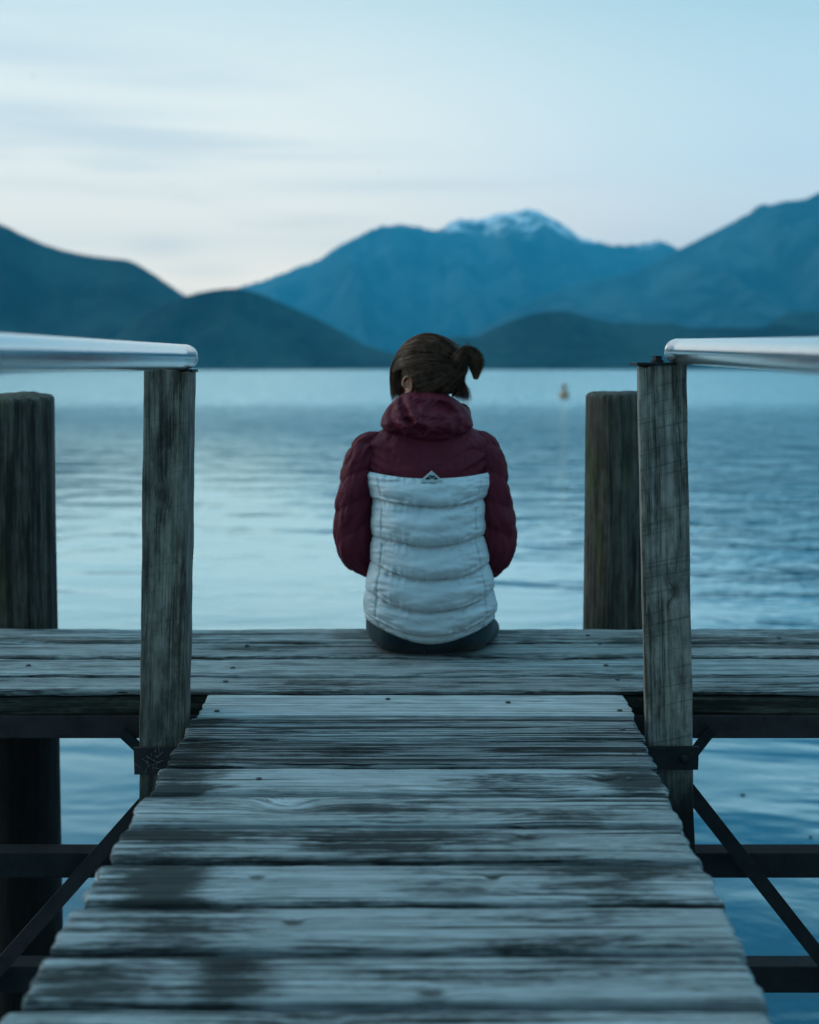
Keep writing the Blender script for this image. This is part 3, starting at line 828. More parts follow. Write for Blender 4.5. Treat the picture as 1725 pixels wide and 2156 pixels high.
# ------------------------------------------------------------------ buoy, birds, leaves
by = onz(1188, 838, 0)
buoy = empty('buoy', by); tag(buoy, 'small faded orange buoy floating on the far pale water', 'buoy')
def lathe(bm, c, prof, n=28):
    rings = [[bm.verts.new(Vector(c) + Vector((r * math.cos(2*PI*k/n), r * math.sin(2*PI*k/n), z))) for k in range(n)] for r, z in prof]
    for a, b in zip(rings, rings[1:]):
        for k in range(n): bm.faces.new((a[k], a[(k+1) % n], b[(k+1) % n], b[k]))
    bm.faces.new(rings[0][::-1]); bm.faces.new(rings[-1])
bm = bmesh.new(); lathe(bm, by, [(0.12, -0.3), (0.33, -0.15), (0.39, 0.05), (0.38, 0.32), (0.28, 0.52), (0.15, 0.62)])
under(link_bm('float', bm, M['orange']), buoy)
bm = bmesh.new(); lathe(bm, by, [(0.14, 0.62), (0.13, 0.84), (0.19, 0.86), (0.19, 1.0), (0.06, 1.12)])
under(link_bm('topmark', bm, M['orange']), buoy)
def bird(x, y, Y, span, roll, label):
    c = at(x, y, Y); bm = bmesh.new()
    ball(bm, (0, 0, 0), (0.07 * span, 0.20 * span, 0.06 * span), 12, 8)
    ball(bm, (0, 0.2 * span, 0.02 * span), 0.05 * span, 10, 6)
    for s in (-1, 1):
        vs = [bm.verts.new(q) for q in ((s*0.04*span, 0.08*span, 0.02*span), (s*0.28*span, 0.10*span, 0.12*span), (s*0.5*span, -0.04*span, 0.06*span), (s*0.26*span, -0.06*span, 0.11*span), (s*0.04*span, -0.08*span, 0.01*span))]
        bm.faces.new(vs)
        vs = [bm.verts.new(v.co + Vector((0, 0, -0.012*span))) for v in vs]; bm.faces.new(vs[::-1])
    o = link_bm('bird', bm, M['bird']); o.location = c; o.rotation_euler = (0.2, roll, 0.9)
    tag(o, label, 'bird')
bird(798, 361, 60, 0.21, 0.3, 'tiny dark bird in the sky above the person')
bird(70, 160, 60, 0.24, 0.6, 'tiny dark bird high in the sky near the left edge')
def leaf(x, y, s, rot, label):
    c = onz(x, y, 0.0015); V = []
    n = 10
    for k in range(n + 1):
        t = k / n; w = 0.35 * s * math.sin(PI * t) ** 0.8
        for q in (-1, 0, 1): V.append((s * (t - .5), q * w, 0.002 * abs(q) + 0.002 * math.sin(3 * t)))
    f = []
    for k in range(n):
        for q in range(2):
            a = k * 3 + q; f.append((a, a + 1, a + 4, a + 3))
    nv = len(V); V += [(a, b, c_ - 0.002) for a, b, c_ in V]; f += [tuple(i + nv for i in reversed(q)) for q in f]
    o = link('leaf', V, f, M['leaf']); o.location = c; o.rotation_euler = (0, 0, rot); tag(o, label, 'leaf')
leaf(1564, 1674, 0.034, 0.3, 'small dark leaf floating on blue water above the right cross beam')
leaf(1707, 1763, 0.026, 1.2, 'faint small leaf on the water close to the right edge')

# ------------------------------------------------------------------ the person
CX = 906.0
YT = Y0 + 0.13                                # depth of the torso's middle
SC = YT / F * 1.0                             # metres per picture unit there
def P3(x, y, dyy=0.0): return at(x, y, YT + dyy)
seat = DOCKZ
cxw = P3(CX, 1300).x
person = empty('person', (cxw, YT, seat))
tag(person, 'person seen from behind sitting on the dock in a burgundy and white puffer jacket', 'person')
def U(o): return under(o, person)

# --- body (one continuous skin: head, neck, torso, limbs, hands, feet)
HY = YT + 0.085                               # head centre depth
hc = at(899, 788, HY)
faz = math.radians(42)
fdir = Vector((-math.sin(faz), math.cos(faz), -0.22)).normalized()
sdir = Vector((-math.cos(faz), -math.sin(faz), 0))        # person's left
udir = sdir.cross(fdir).normalized()
if udir.z < 0: udir = -udir
HR = Matrix((sdir, fdir, udir)).transposed()               # head axes: x = left, y = face, z = up
def H(x, y, z): return hc + HR @ Vector((x, y, z))
bm = bmesh.new()
ball(bm, H(0, -0.005, 0.012), (0.074, 0.092, 0.088), rot=HR)
ball(bm, H(0, 0.030, -0.055), (0.056, 0.058, 0.070), rot=HR)      # jaw and cheeks
ball(bm, H(0, 0.066, -0.105), (0.026, 0.022, 0.022), rot=HR)      # chin
ball(bm, H(0, 0.092, -0.028), (0.011, 0.016, 0.026), rot=HR)      # nose
ball(bm, H(0, 0.102, -0.044), (0.013, 0.012, 0.010), rot=HR)
ball(bm, H(0, 0.080, -0.070), (0.022, 0.012, 0.006), rot=HR)      # lips
ball(bm, H(0, 0.078, -0.079), (0.019, 0.012, 0.006), rot=HR)
for s in (-1, 1):
    ball(bm, H(s * 0.032, 0.070, 0.010), (0.020, 0.014, 0.006), rot=HR)      # brow
    ball(bm, H(s * 0.045, 0.058, -0.040), (0.020, 0.020, 0.018), rot=HR)     # cheekbone
neck0 = H(0, -0.010, -0.05); neck1 = P3(905, 905, 0.055)
limb(bm, neck0, neck1, 0.050, 0.050)
sh = P3(905, 945, 0.02)
limb(bm, P3(810, 950, 0.03), P3(1000, 950, 0.03), 0.040, 0.040)
ball(bm, P3(905, 1020, 0.02), (0.125, 0.070, 0.13))
ball(bm, P3(905, 1150, 0.0), (0.125, 0.085, 0.20))
ball(bm, Vector((cxw, YT + 0.01, seat + 0.14)), (0.150, 0.105, 0.12))
wristL = Vector((cxw - 0.075, YT + 0.36, seat + 0.205)); wristR = Vector((cxw + 0.085, YT + 0.35, seat + 0.205))
elbL, elbR = P3(752, 1160, 0.05), P3(1038, 1168, 0.05)
limb(bm, P3(790, 958, 0.03), elbL, 0.036, 0.036); limb(bm, elbL, wristL, 0.037, 0.026)
limb(bm, P3(1020, 958, 0.03), elbR, 0.036, 0.036); limb(bm, elbR, wristR, 0.037, 0.026)
def hand(w, s):
    """relaxed hand resting on the thigh, five bent fingers"""
    f = Vector((s * -0.25, 1, -0.10)).normalized(); l = Vector((1, s * 0.25, 0)).normalized(); u = Vector((0, 0, 1))
    pc = w + f * 0.055
    ball(bm, pc, (0.040, 0.050, 0.014))
    for k, (o_, ln) in enumerate(((-0.030, 0.058), (-0.010, 0.072), (0.010, 0.078), (0.030, 0.068))):
        b0 = pc + f * 0.040 + l * o_ * (1 if s > 0 else -1)
        b1 = b0 + f * ln * 0.45 + u * 0.004; b2 = b1 + f * ln * 0.32 - u * 0.012; b3 = b2 + f * ln * 0.2 - u * 0.016
        limb(bm, b0, b1, 0.0088, 0.0082, 10); limb(bm, b1, b2, 0.0082, 0.0076, 10); limb(bm, b2, b3, 0.0076, 0.0068, 10)
    t0 = w + f * 0.030 - l * s * 0.030; t1 = t0 + f * 0.030 - l * s * 0.022 - u * 0.004; t2 = t1 + f * 0.028 - l * s * 0.004 - u * 0.008
    limb(bm, t0, t1, 0.011, 0.010, 10); limb(bm, t1, t2, 0.010, 0.008, 10)
hand(wristL, -1); hand(wristR, 1)
kneeL = Vector((cxw - 0.110, YT + 0.46, seat + 0.055)); kneeR = Vector((cxw + 0.125, YT + 0.45, seat + 0.055))
ankL = kneeL + Vector((0.01, 0.03, -0.42)); ankR = kneeR + Vector((-0.02, 0.03, -0.42))
hipL, hipR = Vector((cxw - 0.085, YT, seat + 0.09)), Vector((cxw + 0.085, YT, seat + 0.09))
limb(bm, hipL, kneeL, 0.075, 0.052); limb(bm, hipR, kneeR, 0.075, 0.052)
limb(bm, kneeL, ankL, 0.050, 0.034); limb(bm, kneeR, ankR, 0.050, 0.034)
for a in (ankL, ankR): limb(bm, a + Vector((0, 0, -0.05)), a + Vector((0, 0.15, -0.085)), 0.036, 0.028); 
# ears (shell with a hollow and a lobe)
for s in (-1, 1):
    ec = H(s * 0.080, -0.006, -0.034)
    nrm_e = HR @ Vector((s * 0.88, -0.48, 0)).normalized()
    fw = HR @ Vector((0.48 * s * 1, 0.88, 0)).normalized(); up_e = (udir * 0.97 - (HR @ Vector((0, 1, 0))) * 0.2).normalized()
    fw = up_e.cross(nrm_e).normalized()
    rim = []
    for q in range(13):
        a = math.radians(-100 + 290 * q / 12)
        sc = 1.0 + 0.12 * math.sin(a)
        rim.append(ec + fw * (0.0130 * math.cos(a) * sc * (-1 if s < 0 else 1) * s) + up_e * (0.025 * math.sin(a)) + nrm_e * 0.016)
    tube(bm, rim, [0.0042] * 13, 8)
    for q in range(12): ball(bm, (rim[q] + rim[q+1]) / 2, 0.0042, 8, 6)
    ball(bm, ec - up_e * 0.022 + nrm_e * 0.014, (0.008, 0.007, 0.010), 12, 8)     # lobe
    tube(bm, [ec - nrm_e * 0.012, ec + nrm_e * 0.008], [0.020, 0.013], 12)
body = U(remeshed('body', bm, 0.0036, M['skin'], smooth_it=3))
for s in (-1, 1):
    bm = bmesh.new(); ball(bm, H(s * 0.031, 0.074, -0.006), (0.0125, 0.010, 0.009), rot=HR)
    o = link_bm('eye', bm, M['eye']); U(o)

# --- trousers
bm = bmesh.new()
ball(bm, Vector((cxw + 0.003, YT + 0.020, seat + 0.072)), (0.183, 0.140, 0.098), 40, 28)
ball(bm, hipL + Vector((-0.008, 0.02, -0.025)), (0.092, 0.132, 0.080)); ball(bm, hipR + Vector((0.008, 0.02, -0.025)), (0.092, 0.132, 0.080))
ball(bm, Vector((cxw + 0.130, YT + 0.10, seat + 0.035)), (0.076, 0.14, 0.040))
limb(bm, hipL, kneeL, 0.086, 0.068); limb(bm, hipR, kneeR, 0.084, 0.070)
limb(bm, kneeL, ankL + Vector((0, 0, 0.05)), 0.066, 0.048); limb(bm, kneeR, ankR + Vector((0, 0, 0.05)), 0.066, 0.048)
tr = remeshed('trousers', bm, 0.006, M['denim'], smooth_it=6)
edge = onz(862, 1323, DOCKZ).y
for v in tr.data.vertices:
    if v.co.z < seat + 0.0015 and v.co.y < edge + 0.01: v.co.z = seat + 0.0015
    n_ = pn(v.co.x * 22, v.co.y * 22, v.co.z * 40); v.co.y += 0.005 * n_ + 0.006 * fold(v.co.x * 6, v.co.y * 6, v.co.z * 16)
U(tr)
bm = bmesh.new()
def on_bum(x, y):
    """point on the back of the trousers at a picture position"""
    d = ray(x, y); o_ = Vector((0, 0, CAMZ))
    ok, loc, nn, _ = tr.ray_cast(o_ - Vector(person.location) + Vector(person.location), d)
    return loc if ok else at(x, y, Y0)
bpy.context.view_layer.update()
for seam in ([(893, 1345), (894, 1362), (895, 1382)], [(836, 1345), (831, 1362), (822, 1380)], [(965, 1348), (972, 1364), (979, 1380)]):
    pts = [on_bum(*q) + Vector((0, -0.001, 0)) for q in seam]
    tube(bm, pts, 0.0016, 6)
o = link_bm('seam', bm, M['shoe']); o.parent = tr
for a in (ankL, ankR):
    bm = bmesh.new(); ball(bm, a + Vector((0, 0.06, -0.085)), (0.046, 0.135, 0.046)); ball(bm, a + Vector((0, 0, -0.05)), (0.046, 0.055, 0.055))
    U(remeshed('shoe', bm, 0.006, M['shoe']))

# --- jacket: quilted white lower part
rowsW = [960, 1003, 1030, 1050, 1090, 1130, 1170, 1200, 1240, 1270, 1300, 1330, 1352]
xL = [766, 766, 774, 780, 780, 780, 777, 773, 766, 762, 763, 771, 783]
xR = [1042, 1042, 1034, 1026, 1023, 1024, 1030, 1036, 1045, 1049, 1048, 1042, 1029]
bdep = [0.105, 0.112, 0.116, 0.118, 0.118, 0.118, 0.120, 0.122, 0.130, 0.138, 0.145, 0.150, 0.150]
yback = [0.045, 0.030, 0.022, 0.016, 0.006, 0.0, -0.004, -0.009, -0.014, -0.018, -0.021, -0.022, -0.018]
seams = [(1303, 1354), (1290, 1341), (1238, 1289), (1181, 1221), (1128, 1149), (1049, 1067), (995, 1011)]   # (at the sides, at the middle), bottom first
amps = [0.004, 0.022, 0.029, 0.029, 0.029, 0.026]
def zat(y, Y): return at(862, y, Y).z
def torso(name, seams, amps, mat, grow, seed, n=320, per=26, top_close=None, wr=1.0, corner=False):
    V = []; rings = 0
    rowlist = []
    for c in range(len(seams) - 1):
        for k in range(per):
            rowlist.append((c, k / per))
    rowlist.append((len(seams) - 2, 1.0))
    for (c, fr) in rowlist:
        for i in range(n):
            th = 2 * PI * i / n
            ct, st = math.cos(th), math.sin(th)
            ex = 2 / 2.5
            ux = math.copysign(abs(ct) ** ex, ct); uy = math.copysign(abs(st) ** ex, st)     # uy<0 = back
            sag = (1 - ux * ux) if uy < 0 else -0.3 * (1 - ux * ux)
            hem_ = 0.0 if c < 1 else 1.0
            lim = 0.085 * pn(ux * 1.5 + seed, c * 3.7, 0.4) * (1.0 if c > 1 else 0.0)      # seams wander a little
            ya = seams[c][0] + (seams[c][1] - seams[c][0]) * sag + 60 * lim
            yb = seams[c + 1][0] + (seams[c + 1][1] - seams[c + 1][0]) * sag + 60 * 0.085 * pn(ux * 1.5 + seed, (c + 1) * 3.7, 0.4) * (0.25 if c + 1 == len(seams) - 1 else (1 if c + 1 > 1 else 0))
            y = ya + (yb - ya) * fr
            l, r = float(np.interp(y, rowsW, xL)), float(np.interp(y, rowsW, xR))
            bd, yk = float(np.interp(y, rowsW, bdep)), float(np.interp(y, rowsW, yback))
            cx, hw = (l + r) / 2, (r - l) / 2
            bul = amps[c] * (max(0.0, math.sin(PI * fr ** 0.62)) ** 0.50) * (1 - 0.35 * ux * ux)
            es = min(fr, 1 - fr)
            # wrinkles gathered at the seams and long soft creases across the panel
            cr = pn(ux * 16 + seed, y * 0.020 + c * 5, uy * 2) * math.exp(-es * 6) * 0.0085
            cr += 0.0022 * pn(ux * 5.0 + y * 0.030 + seed, y * 0.075, c * 2.2) * (0.4 + abs(ux))
            cr += 0.0010 * pn(ux * 11 - y * 0.05, y * 0.12 + seed, c * 4.4)
            if uy < 0:
                gx = abs(ux) - 0.78
                cr += 0.0060 * math.exp(-(gx / 0.22) ** 2) * pn(ux * 2.2 + seed, (y + 18 * abs(ux)) * 0.135, c * 3.1) * min(1, 5 * es + 0.3)
                cr += 0.0050 * pn(ux * 2.4 + 7, (y + 26 * ux * ux) * 0.062, seed + c) * (1 - 0.4 * abs(ux))
            if uy < 0:
                near = math.exp(-es * 4.5)
                cr += 0.0085 * pn(ux * 1.6 + c * 1.9, (y + 40 * ux) * 0.026, seed * 2) * min(1, 4 * es)
                cr -= 0.0055 * fold(ux * 1.9 + seed, (y + 30 * ux * ux) * 0.045, c * 2.7) * (0.25 + 0.75 * abs(ux)) * (0.35 + 0.65 * near)
                cr -= 0.0035 * fold(ux * 4.2 - seed, (y - 14 * ux) * 0.060, c * 1.3) * near
            if uy < 0 and c > 0:
                for sd_, u0 in ((-1, -0.58), (1, 0.62)):
                    am = 0.5 + 1.3 * abs(pn(c * 3.3, sd_ * 2.1, seed))
                    q_ = (ya - y) - (7 + 34 * (sd_ * ux - 0.55) * (0.6 + pn(c * 1.7, sd_, 2.0)))
                    ev = math.exp(-((ux - u0) / 0.20) ** 2) * am
                    cr += ev * (0.0060 * math.exp(-((q_ + 5) / 4.0) ** 2) - 0.0075 * math.exp(-(q_ / 3.0) ** 2))
                    q2 = (y - yb) - (9 + 40 * (sd_ * ux - 0.6) * (0.7 + pn(c * 2.9, sd_, 7.0)))
                    cr += ev * 0.8 * (0.0045 * math.exp(-((q2 + 5) / 4.0) ** 2) - 0.0060 * math.exp(-(q2 / 3.2) ** 2))
            for sx_ in (-0.80, 0.80):      # upright seams near the sides
                if uy < 0: bul -= 0.0060 * math.exp(-((ux - sx_) / 0.016) ** 2) * (0.3 + min(1, 4 * es)); cr += 0.003 * math.exp(-((ux - sx_) / 0.10) ** 2) * pn(y * 0.16, c + sx_, seed)
            push = bul + cr * wr + grow
            Yc = YT + yk + (bd - 0.13) + 0.0
            hwm = hw * YT / F - 0.006
            X = at(cx, y, YT).x + ux * (hwm + push * 0.32)
            Yw = Yc + uy * (bd + push)
            z = zat(y, min(Yw, YT))
            V.append((X, Yw, z)); 
        rings += 1
    Fc = [tuple(reversed(f)) for f in grid_faces(n, rings)]
    # roll the cloth in at both ends so that it has thickness
    base = len(V)
    for rr_, sgn in ((0, -1), (rings - 1, 1)):
        prev = list(range(rr_ * n, rr_ * n + n))
        for (sc, dz_) in ((0.985, 0.004), (0.95, 0.002), (0.88, -0.010)):
            ring_ = []
            for i in range(n):
                x_, y_, z_ = V[rr_ * n + i]
                cxx = cxw
                V.append((cxx + (x_ - cxx) * sc, YT + (y_ - YT) * sc, z_ + sgn * dz_)); ring_.append(len(V) - 1)
            for i in range(n):
                q = (prev[i], prev[(i+1) % n], ring_[(i+1) % n], ring_[i])
                Fc.append(q if sgn < 0 else tuple(reversed(q)))
            prev = ring_
    return link(name, V, Fc, mat)
jacket = empty('jacket', person.location); U(jacket)
jacket.matrix_parent_inverse = Matrix.Identity(4); jacket.location = (0, 0, 0); jacket.matrix_parent_inverse = Matrix.Identity(4)
def J(o):
    o.parent = jacket; o.matrix_parent_inverse = Matrix.Translation(-Vector(person.location)); return o
lower = J(torso('lower_panel', seams, amps, M['white'], 0.0, 2.0))
# rolled corners of the white yoke seam, sticking out over the sleeves
for (x, y, dxx) in ((783, 1017, -1), (1025, 1021, 1)):
    pass

# burgundy upper body
rowsB = [1040, 1010, 985, 960, 940, 922, 906, 892, 878]
bl = [786, 779, 770, 760, 760, 775, 800, 830, 856]
brr = [1020, 1027, 1037, 1048, 1046, 1033, 1010, 980, 950]
bd_ = [0.104, 0.106, 0.104, 0.100, 0.095, 0.088, 0.078, 0.068, 0.062]
yk_ = [0.018, 0.028, 0.038, 0.050, 0.058, 0.066, 0.072, 0.078, 0.084]
V = []; n = 260; ys_ = np.linspace(1040, 878, 90)
L_, R_, D_, K_ = (smart(rowsB, q, ys_) for q in (bl, brr, bd_, yk_))
for j, y in enumerate(ys_):
    for i in range(n):
        th = 2 * PI * i / n; ct, st = math.cos(th), math.sin(th); ex = 2 / 2.4
        ux = math.copysign(abs(ct) ** ex, ct); uy = math.copysign(abs(st) ** ex, st)
        cr = 0.0075 * pn(ux * 3.2 + y * 0.01, (y + 60 * abs(ux)) * 0.060, 3.3) * (0.15 + abs(ux) ** 2) + 0.0022 * pn(ux * 18, y * 0.09, 5.5)
        cr -= 0.0045 * fold(ux * 1.8, (y + 70 * abs(ux)) * 0.030, 2.2) * (0.15 + abs(ux) ** 1.5)
        cr += 0.004 * math.exp(-((y - 1002) / 8) ** 2) * pn(ux * 13, 2.2, 8.8)
        bul = 0.010 * math.sin(PI * min(1, max(0, (1012 - y) / 100))) ** 0.7
        hw = (R_[j] - L_[j]) / 2 * YT / F - 0.004
        X = at((L_[j] + R_[j]) / 2, y, YT).x + ux * (hw + cr + bul * 0.3)
        Yw = YT + K_[j] + (D_[j] - 0.115) + uy * (D_[j] + cr + bul)
        V.append((X, Yw, zat(y, YT)))
Fc = [tuple(reversed(f)) for f in grid_faces(n, len(ys_))]
J(link('yoke', V, Fc, M['burgundy']))

# sleeves
def sleeve(ctrl, notch, side, seed):
    pts = [at(x, y, YT + d) for (x, y, d, r) in ctrl]; rs = [r * YT / F for (_, _, _, r) in ctrl]
    seg = [0.0]
    for a, b in zip(pts, pts[1:]): seg.append(seg[-1] + (b - a).length)
    N, n = 190, 72
    q = np.linspace(0, seg[-1], N)
    X, Yy, Z = (smart(seg, [p[k] for p in pts], q) for k in range(3)); Rr = smart(seg, rs, q)
    V = []
    for j in range(N):
        c = Vector((X[j], Yy[j], Z[j]))
        a0, a1 = max(0, j - 3), min(N - 1, j + 3)
        t = Vector((X[a1] - X[a0], Yy[a1] - Yy[a0], Z[a1] - Z[a0])).normalized()
        ax = t.cross(Vector((0, 1, 0.0))) ; ax.normalize()
        if ax.x < 0: ax = -ax
        bx = ax.cross(t).normalized()
        if bx.y > 0: bx = -bx            # bx towards the camera
        for i in range(n):
            th = 2 * PI * i / n; ca, sa = math.cos(th), math.sin(th)
            outer = -ca if side < 0 else ca
            s = q[j] - 0.030 * outer + 0.006 * pn(ca * 1.5, sa * 1.5, seed)
            k = np.searchsorted(notch, s)
            lo = notch[k - 1] if k > 0 else notch[0] - 0.06; hi = notch[k] if k < len(notch) else notch[-1] + 0.06
            fr = min(1, max(0, (s - lo) / (hi - lo))); es = min(fr, 1 - fr)
            bul = 0.0066 * max(0, math.sin(PI * fr)) ** 0.55
            cr = -0.0022 * fold(ca * 1.6 + seed, sa * 1.6, s * 17) - 0.003 * fold(ca * 3 - seed, sa * 3, s * 9) + 0.0048 * pn(ca * 4 + seed, sa * 4, s * 22) + 0.004 * math.exp(-es * 8) * pn(ca * 9, sa * 9 + seed, s * 14) + 0.002 * pn(ca * 10, sa * 10, s * 60 + seed)
            r = Rr[j] - 0.007 + bul + cr
            V.append(c + ax * ca * r + bx * sa * r * 1.08)
    Fc = grid_faces(n, N)
    b0 = len(V); V.append(Vector((X[0], Yy[0], Z[0]))); V.append(Vector((X[-1], Yy[-1], Z[-1])))
    for i in range(n): Fc.append((b0, (i+1) % n, i)); Fc.append((b0 + 1, (N-1) * n + i, (N-1) * n + (i+1) % n))
    bm = bmesh.new(); tmp = bpy.data.meshes.new('t'); tmp.from_pydata([tuple(v) for v in V], [], Fc); bm.from_mesh(tmp)
    return J(link_bm('sleeve', bm, M['burgundy']))
wl_, wr_ = wristL, wristR
def inv(p):
    """picture position of a world point"""
    q = p - Vector((0, 0, CAMZ)); zc = q.y * _cp - q.z * _sp
    return 862.5 + F * q.x / zc, 1078 - F * (q.z * _cp + q.y * _sp) / zc
a_ = inv(wl_); b_ = inv(wr_)
sleeve([(800, 918, 0.03, 18), (769, 947, 0.015, 34), (758, 985, 0.01, 38), (749, 1035, 0.0, 40), (744, 1085, 0.0, 42), (745, 1130, 0.0, 43), (757, 1166, 0.03, 40), (785, 1178, 0.12, 37), ((785 + a_[0]) / 2, (1180 + a_[1]) / 2, 0.24, 33), (a_[0], a_[1], 0.36, 26)], np.array([0.035, 0.128, 0.205, 0.285, 0.36, 0.43, 0.50]), -1, 1.5)
sleeve([(1002, 916, 0.03, 18), (1023, 946, 0.015, 32), (1033, 985, 0.01, 37), (1037, 1035, 0.0, 39), (1043, 1085, 0.0, 42), (1047, 1132, 0.0, 44), (1038, 1172, 0.03, 41), (1012, 1184, 0.12, 37), ((1012 + b_[0]) / 2, (1184 + b_[1]) / 2, 0.24, 33), (b_[0], b_[1], 0.35, 26)], np.array([0.03, 0.120, 0.195, 0.275, 0.35, 0.43, 0.50]), 1, 6.5)

# hood lying on the shoulders: inflated shape with folds
out_ = [(849, 829), (829, 844), (813, 862), (804, 880), (801, 895), (812, 910), (832, 916), (852, 923), (888, 933), (921, 936), (958, 927), (986, 912), (997, 896), (992, 876), (982, 861), (970, 848), (952, 836), (921, 827), (886, 827)]
hcx, hcy = 902, 880
ang = [math.atan2(-(y - hcy), x - hcx) for x, y in out_]; rad = [math.hypot(x - hcx, y - hcy) for x, y in out_]
od = sorted(zip(ang, rad)); ang = [o_[0] for o_ in od]; rad = [o_[1] for o_ in od]
ang = [ang[-1] - 2 * PI] + ang + [ang[0] + 2 * PI]; rad = [rad[-1]] + rad + [rad[0]]
creases = [([(846, 836), (850, 860), (858, 882), (870, 900), (893, 906)], 0.017, 5.0), ([(826, 858), (824, 878), (829, 898), (846, 912)], 0.012, 5.0),
           ([(858, 838), (880, 850), (900, 846), (925, 850), (948, 862)], 0.009, 6.0), ([(905, 860), (935, 858), (958, 872), (966, 895), (958, 915)], 0.012, 6.0),
           ([(836, 872), (846, 884), (866, 886)], 0.009, 4.0), ([(872, 915), (905, 918), (940, 913)], 0.010, 6.0), ([(968, 856), (980, 878), (978, 902)], 0.008, 4.5)]
def segd(px, py, pl):
    best = 1e9
    for (x0, y0), (x1, y1) in zip(pl, pl[1:]):
        dx_, dy_ = x1 - x0, y1 - y0; t = max(0, min(1, ((px - x0) * dx_ + (py - y0) * dy_) / (dx_ * dx_ + dy_ * dy_)))
        best = min(best, math.hypot(px - x0 - t * dx_, py - y0 - t * dy_))
    return best
V = []; n, m_ = 220, 70
def hood_pt(a, rr, front):
    R0 = float(np.interp(a, ang, rad))
    x, y = hcx + math.cos(a) * R0 * rr, hcy - math.sin(a) * R0 * rr
    dome_ = (max(0, 1 - rr ** 2.6)) ** 0.5
    low = 0.75 + 0.45 * min(1, max(0, (y - 850) / 60))         # fullest near the bottom
    d = 0.092 * dome_ * low
    if front: 
        for pl, dp, wd_ in creases: 
            q = segd(x, y, pl); wd_ *= 1.35; d -= dp * math.exp(-(q / wd_) ** 2) * min(1, dome_ * 2) - 0.35 * dp * math.exp(-((q - 2 * wd_) / wd_) ** 2) * min(1, dome_ * 2)
        d += 0.005 * pn(x * 0.07, y * 0.07, 1.1) * dome_ + 0.0035 * pn(x * 0.17 + y * 0.1, y * 0.15, 4.1) * dome_
        return at(x, y, YT + 0.010 - d)
    return at(x, y, YT + 0.010 + d * 0.9)
for front in (True, False):
    for j in range(m_):
        rr = math.sin(PI / 2 * (j + 0.5) / m_) if front else math.sin(PI / 2 * (j + 0.5) / m_)
        for i in range(n):
            V.append(hood_pt(-PI + 2 * PI * i / n, rr, front))
Fc = grid_faces(n, m_) + [tuple(k + n * m_ for k in reversed(f)) for f in grid_faces(n, m_)]
e0 = (m_ - 1) * n; e1 = n * m_ + (m_ - 1) * n
for i in range(n): Fc.append((e0 + i, e0 + (i+1) % n, e1 + (i+1) % n, e1 + i))
Fc.append(tuple(reversed(range(n)))); Fc.append(tuple(n * m_ + i for i in range(n)))
J(link('hood', V, Fc, M['burgundy']))
# collar ring standing up round the neck and chin
bm = bmesh.new(); nc = P3(902, 872, 0.055); 
cpts = []
for k in range(41):
    a = 2 * PI * k / 40
    cpts.append(nc + Vector((0.092 * math.cos(a), 0.075 * math.sin(a) + 0.012, -0.004 + 0.012 * math.sin(a) + 0.006 * pn(math.cos(a) * 2, math.sin(a) * 2, 0.2))))
tube(bm, cpts, [0.030 + 0.004 * pn(k * 0.5, 0, 0) for k in range(41)], 20)
J(link_bm('collar', bm, M['burgundy']))

# emblem: white triangular tab with the black twin-peak mark
bpy.context.view_layer.update()
def surf(obs, x, y, off):
    d = ray(x, y).normalized(); o_ = Vector((0, 0, CAMZ)); best = None
    for ob in obs:
        mw = ob.matrix_world; iv = mw.inverted()
        ok, loc, nn, _ = ob.ray_cast(iv @ o_, (iv.to_3x3() @ d))
        if ok:
            w = mw @ loc
            if best is None or w.y < best.y: best = w
    return (best if best is not None else at(x, y, Y0)) - d * off
yoke = [o for o in COL.objects if o.name == 'yoke'][0]
tri = [(909, 991.5), (931.5, 1011.5), (932, 1016), (886.5, 1016), (887.5, 1010.5)]
dmin = min(surf([yoke, lower], x, y, 0).y for x, y in tri + [(909, 1003)]) - 0.002
bm = bmesh.new()
fr_ = [bm.verts.new(at(x, y, dmin)) for x, y in tri]; bk = [bm.verts.new(v.co + Vector((0, 0.010, 0))) for v in fr_]
bm.faces.new(fr_); bm.faces.new(bk[::-1])
for i in range(5): bm.faces.new((fr_[i], bk[i], bk[(i+1) % 5], fr_[(i+1) % 5]))
emb = J(link_bm('emblem', bm, M['white'], smooth=False))
ex_ = lambda u, v: (876.3 + u * 0.040, 979.8 + v * 0.040)      # from the close-up of the badge
bm = bmesh.new()
def stroke(pl, w):
    for a, b in zip(pl, pl[1:]):
        a2, b2 = Vector(a), Vector(b); d = (b2 - a2).normalized(); s = Vector((-d.y, d.x)) * w / 2; a2 = a2 - d * w * 0.3; b2 = b2 + d * w * 0.3
        vs = [bm.verts.new(at(*ex_(*q), dmin - 0.0006)) for q in (a2 + s, b2 + s, b2 - s, a2 - s)]
        bm.faces.new(vs)
stroke([(530, 715), (745, 540), (815, 570)], 62); stroke([(530, 715), (720, 710), (915, 545), (1120, 715)], 62); stroke([(1110, 715), (950, 710), (868, 645)], 55)
J(link_bm('emblem_mark', bm, M['black'], smooth=False))

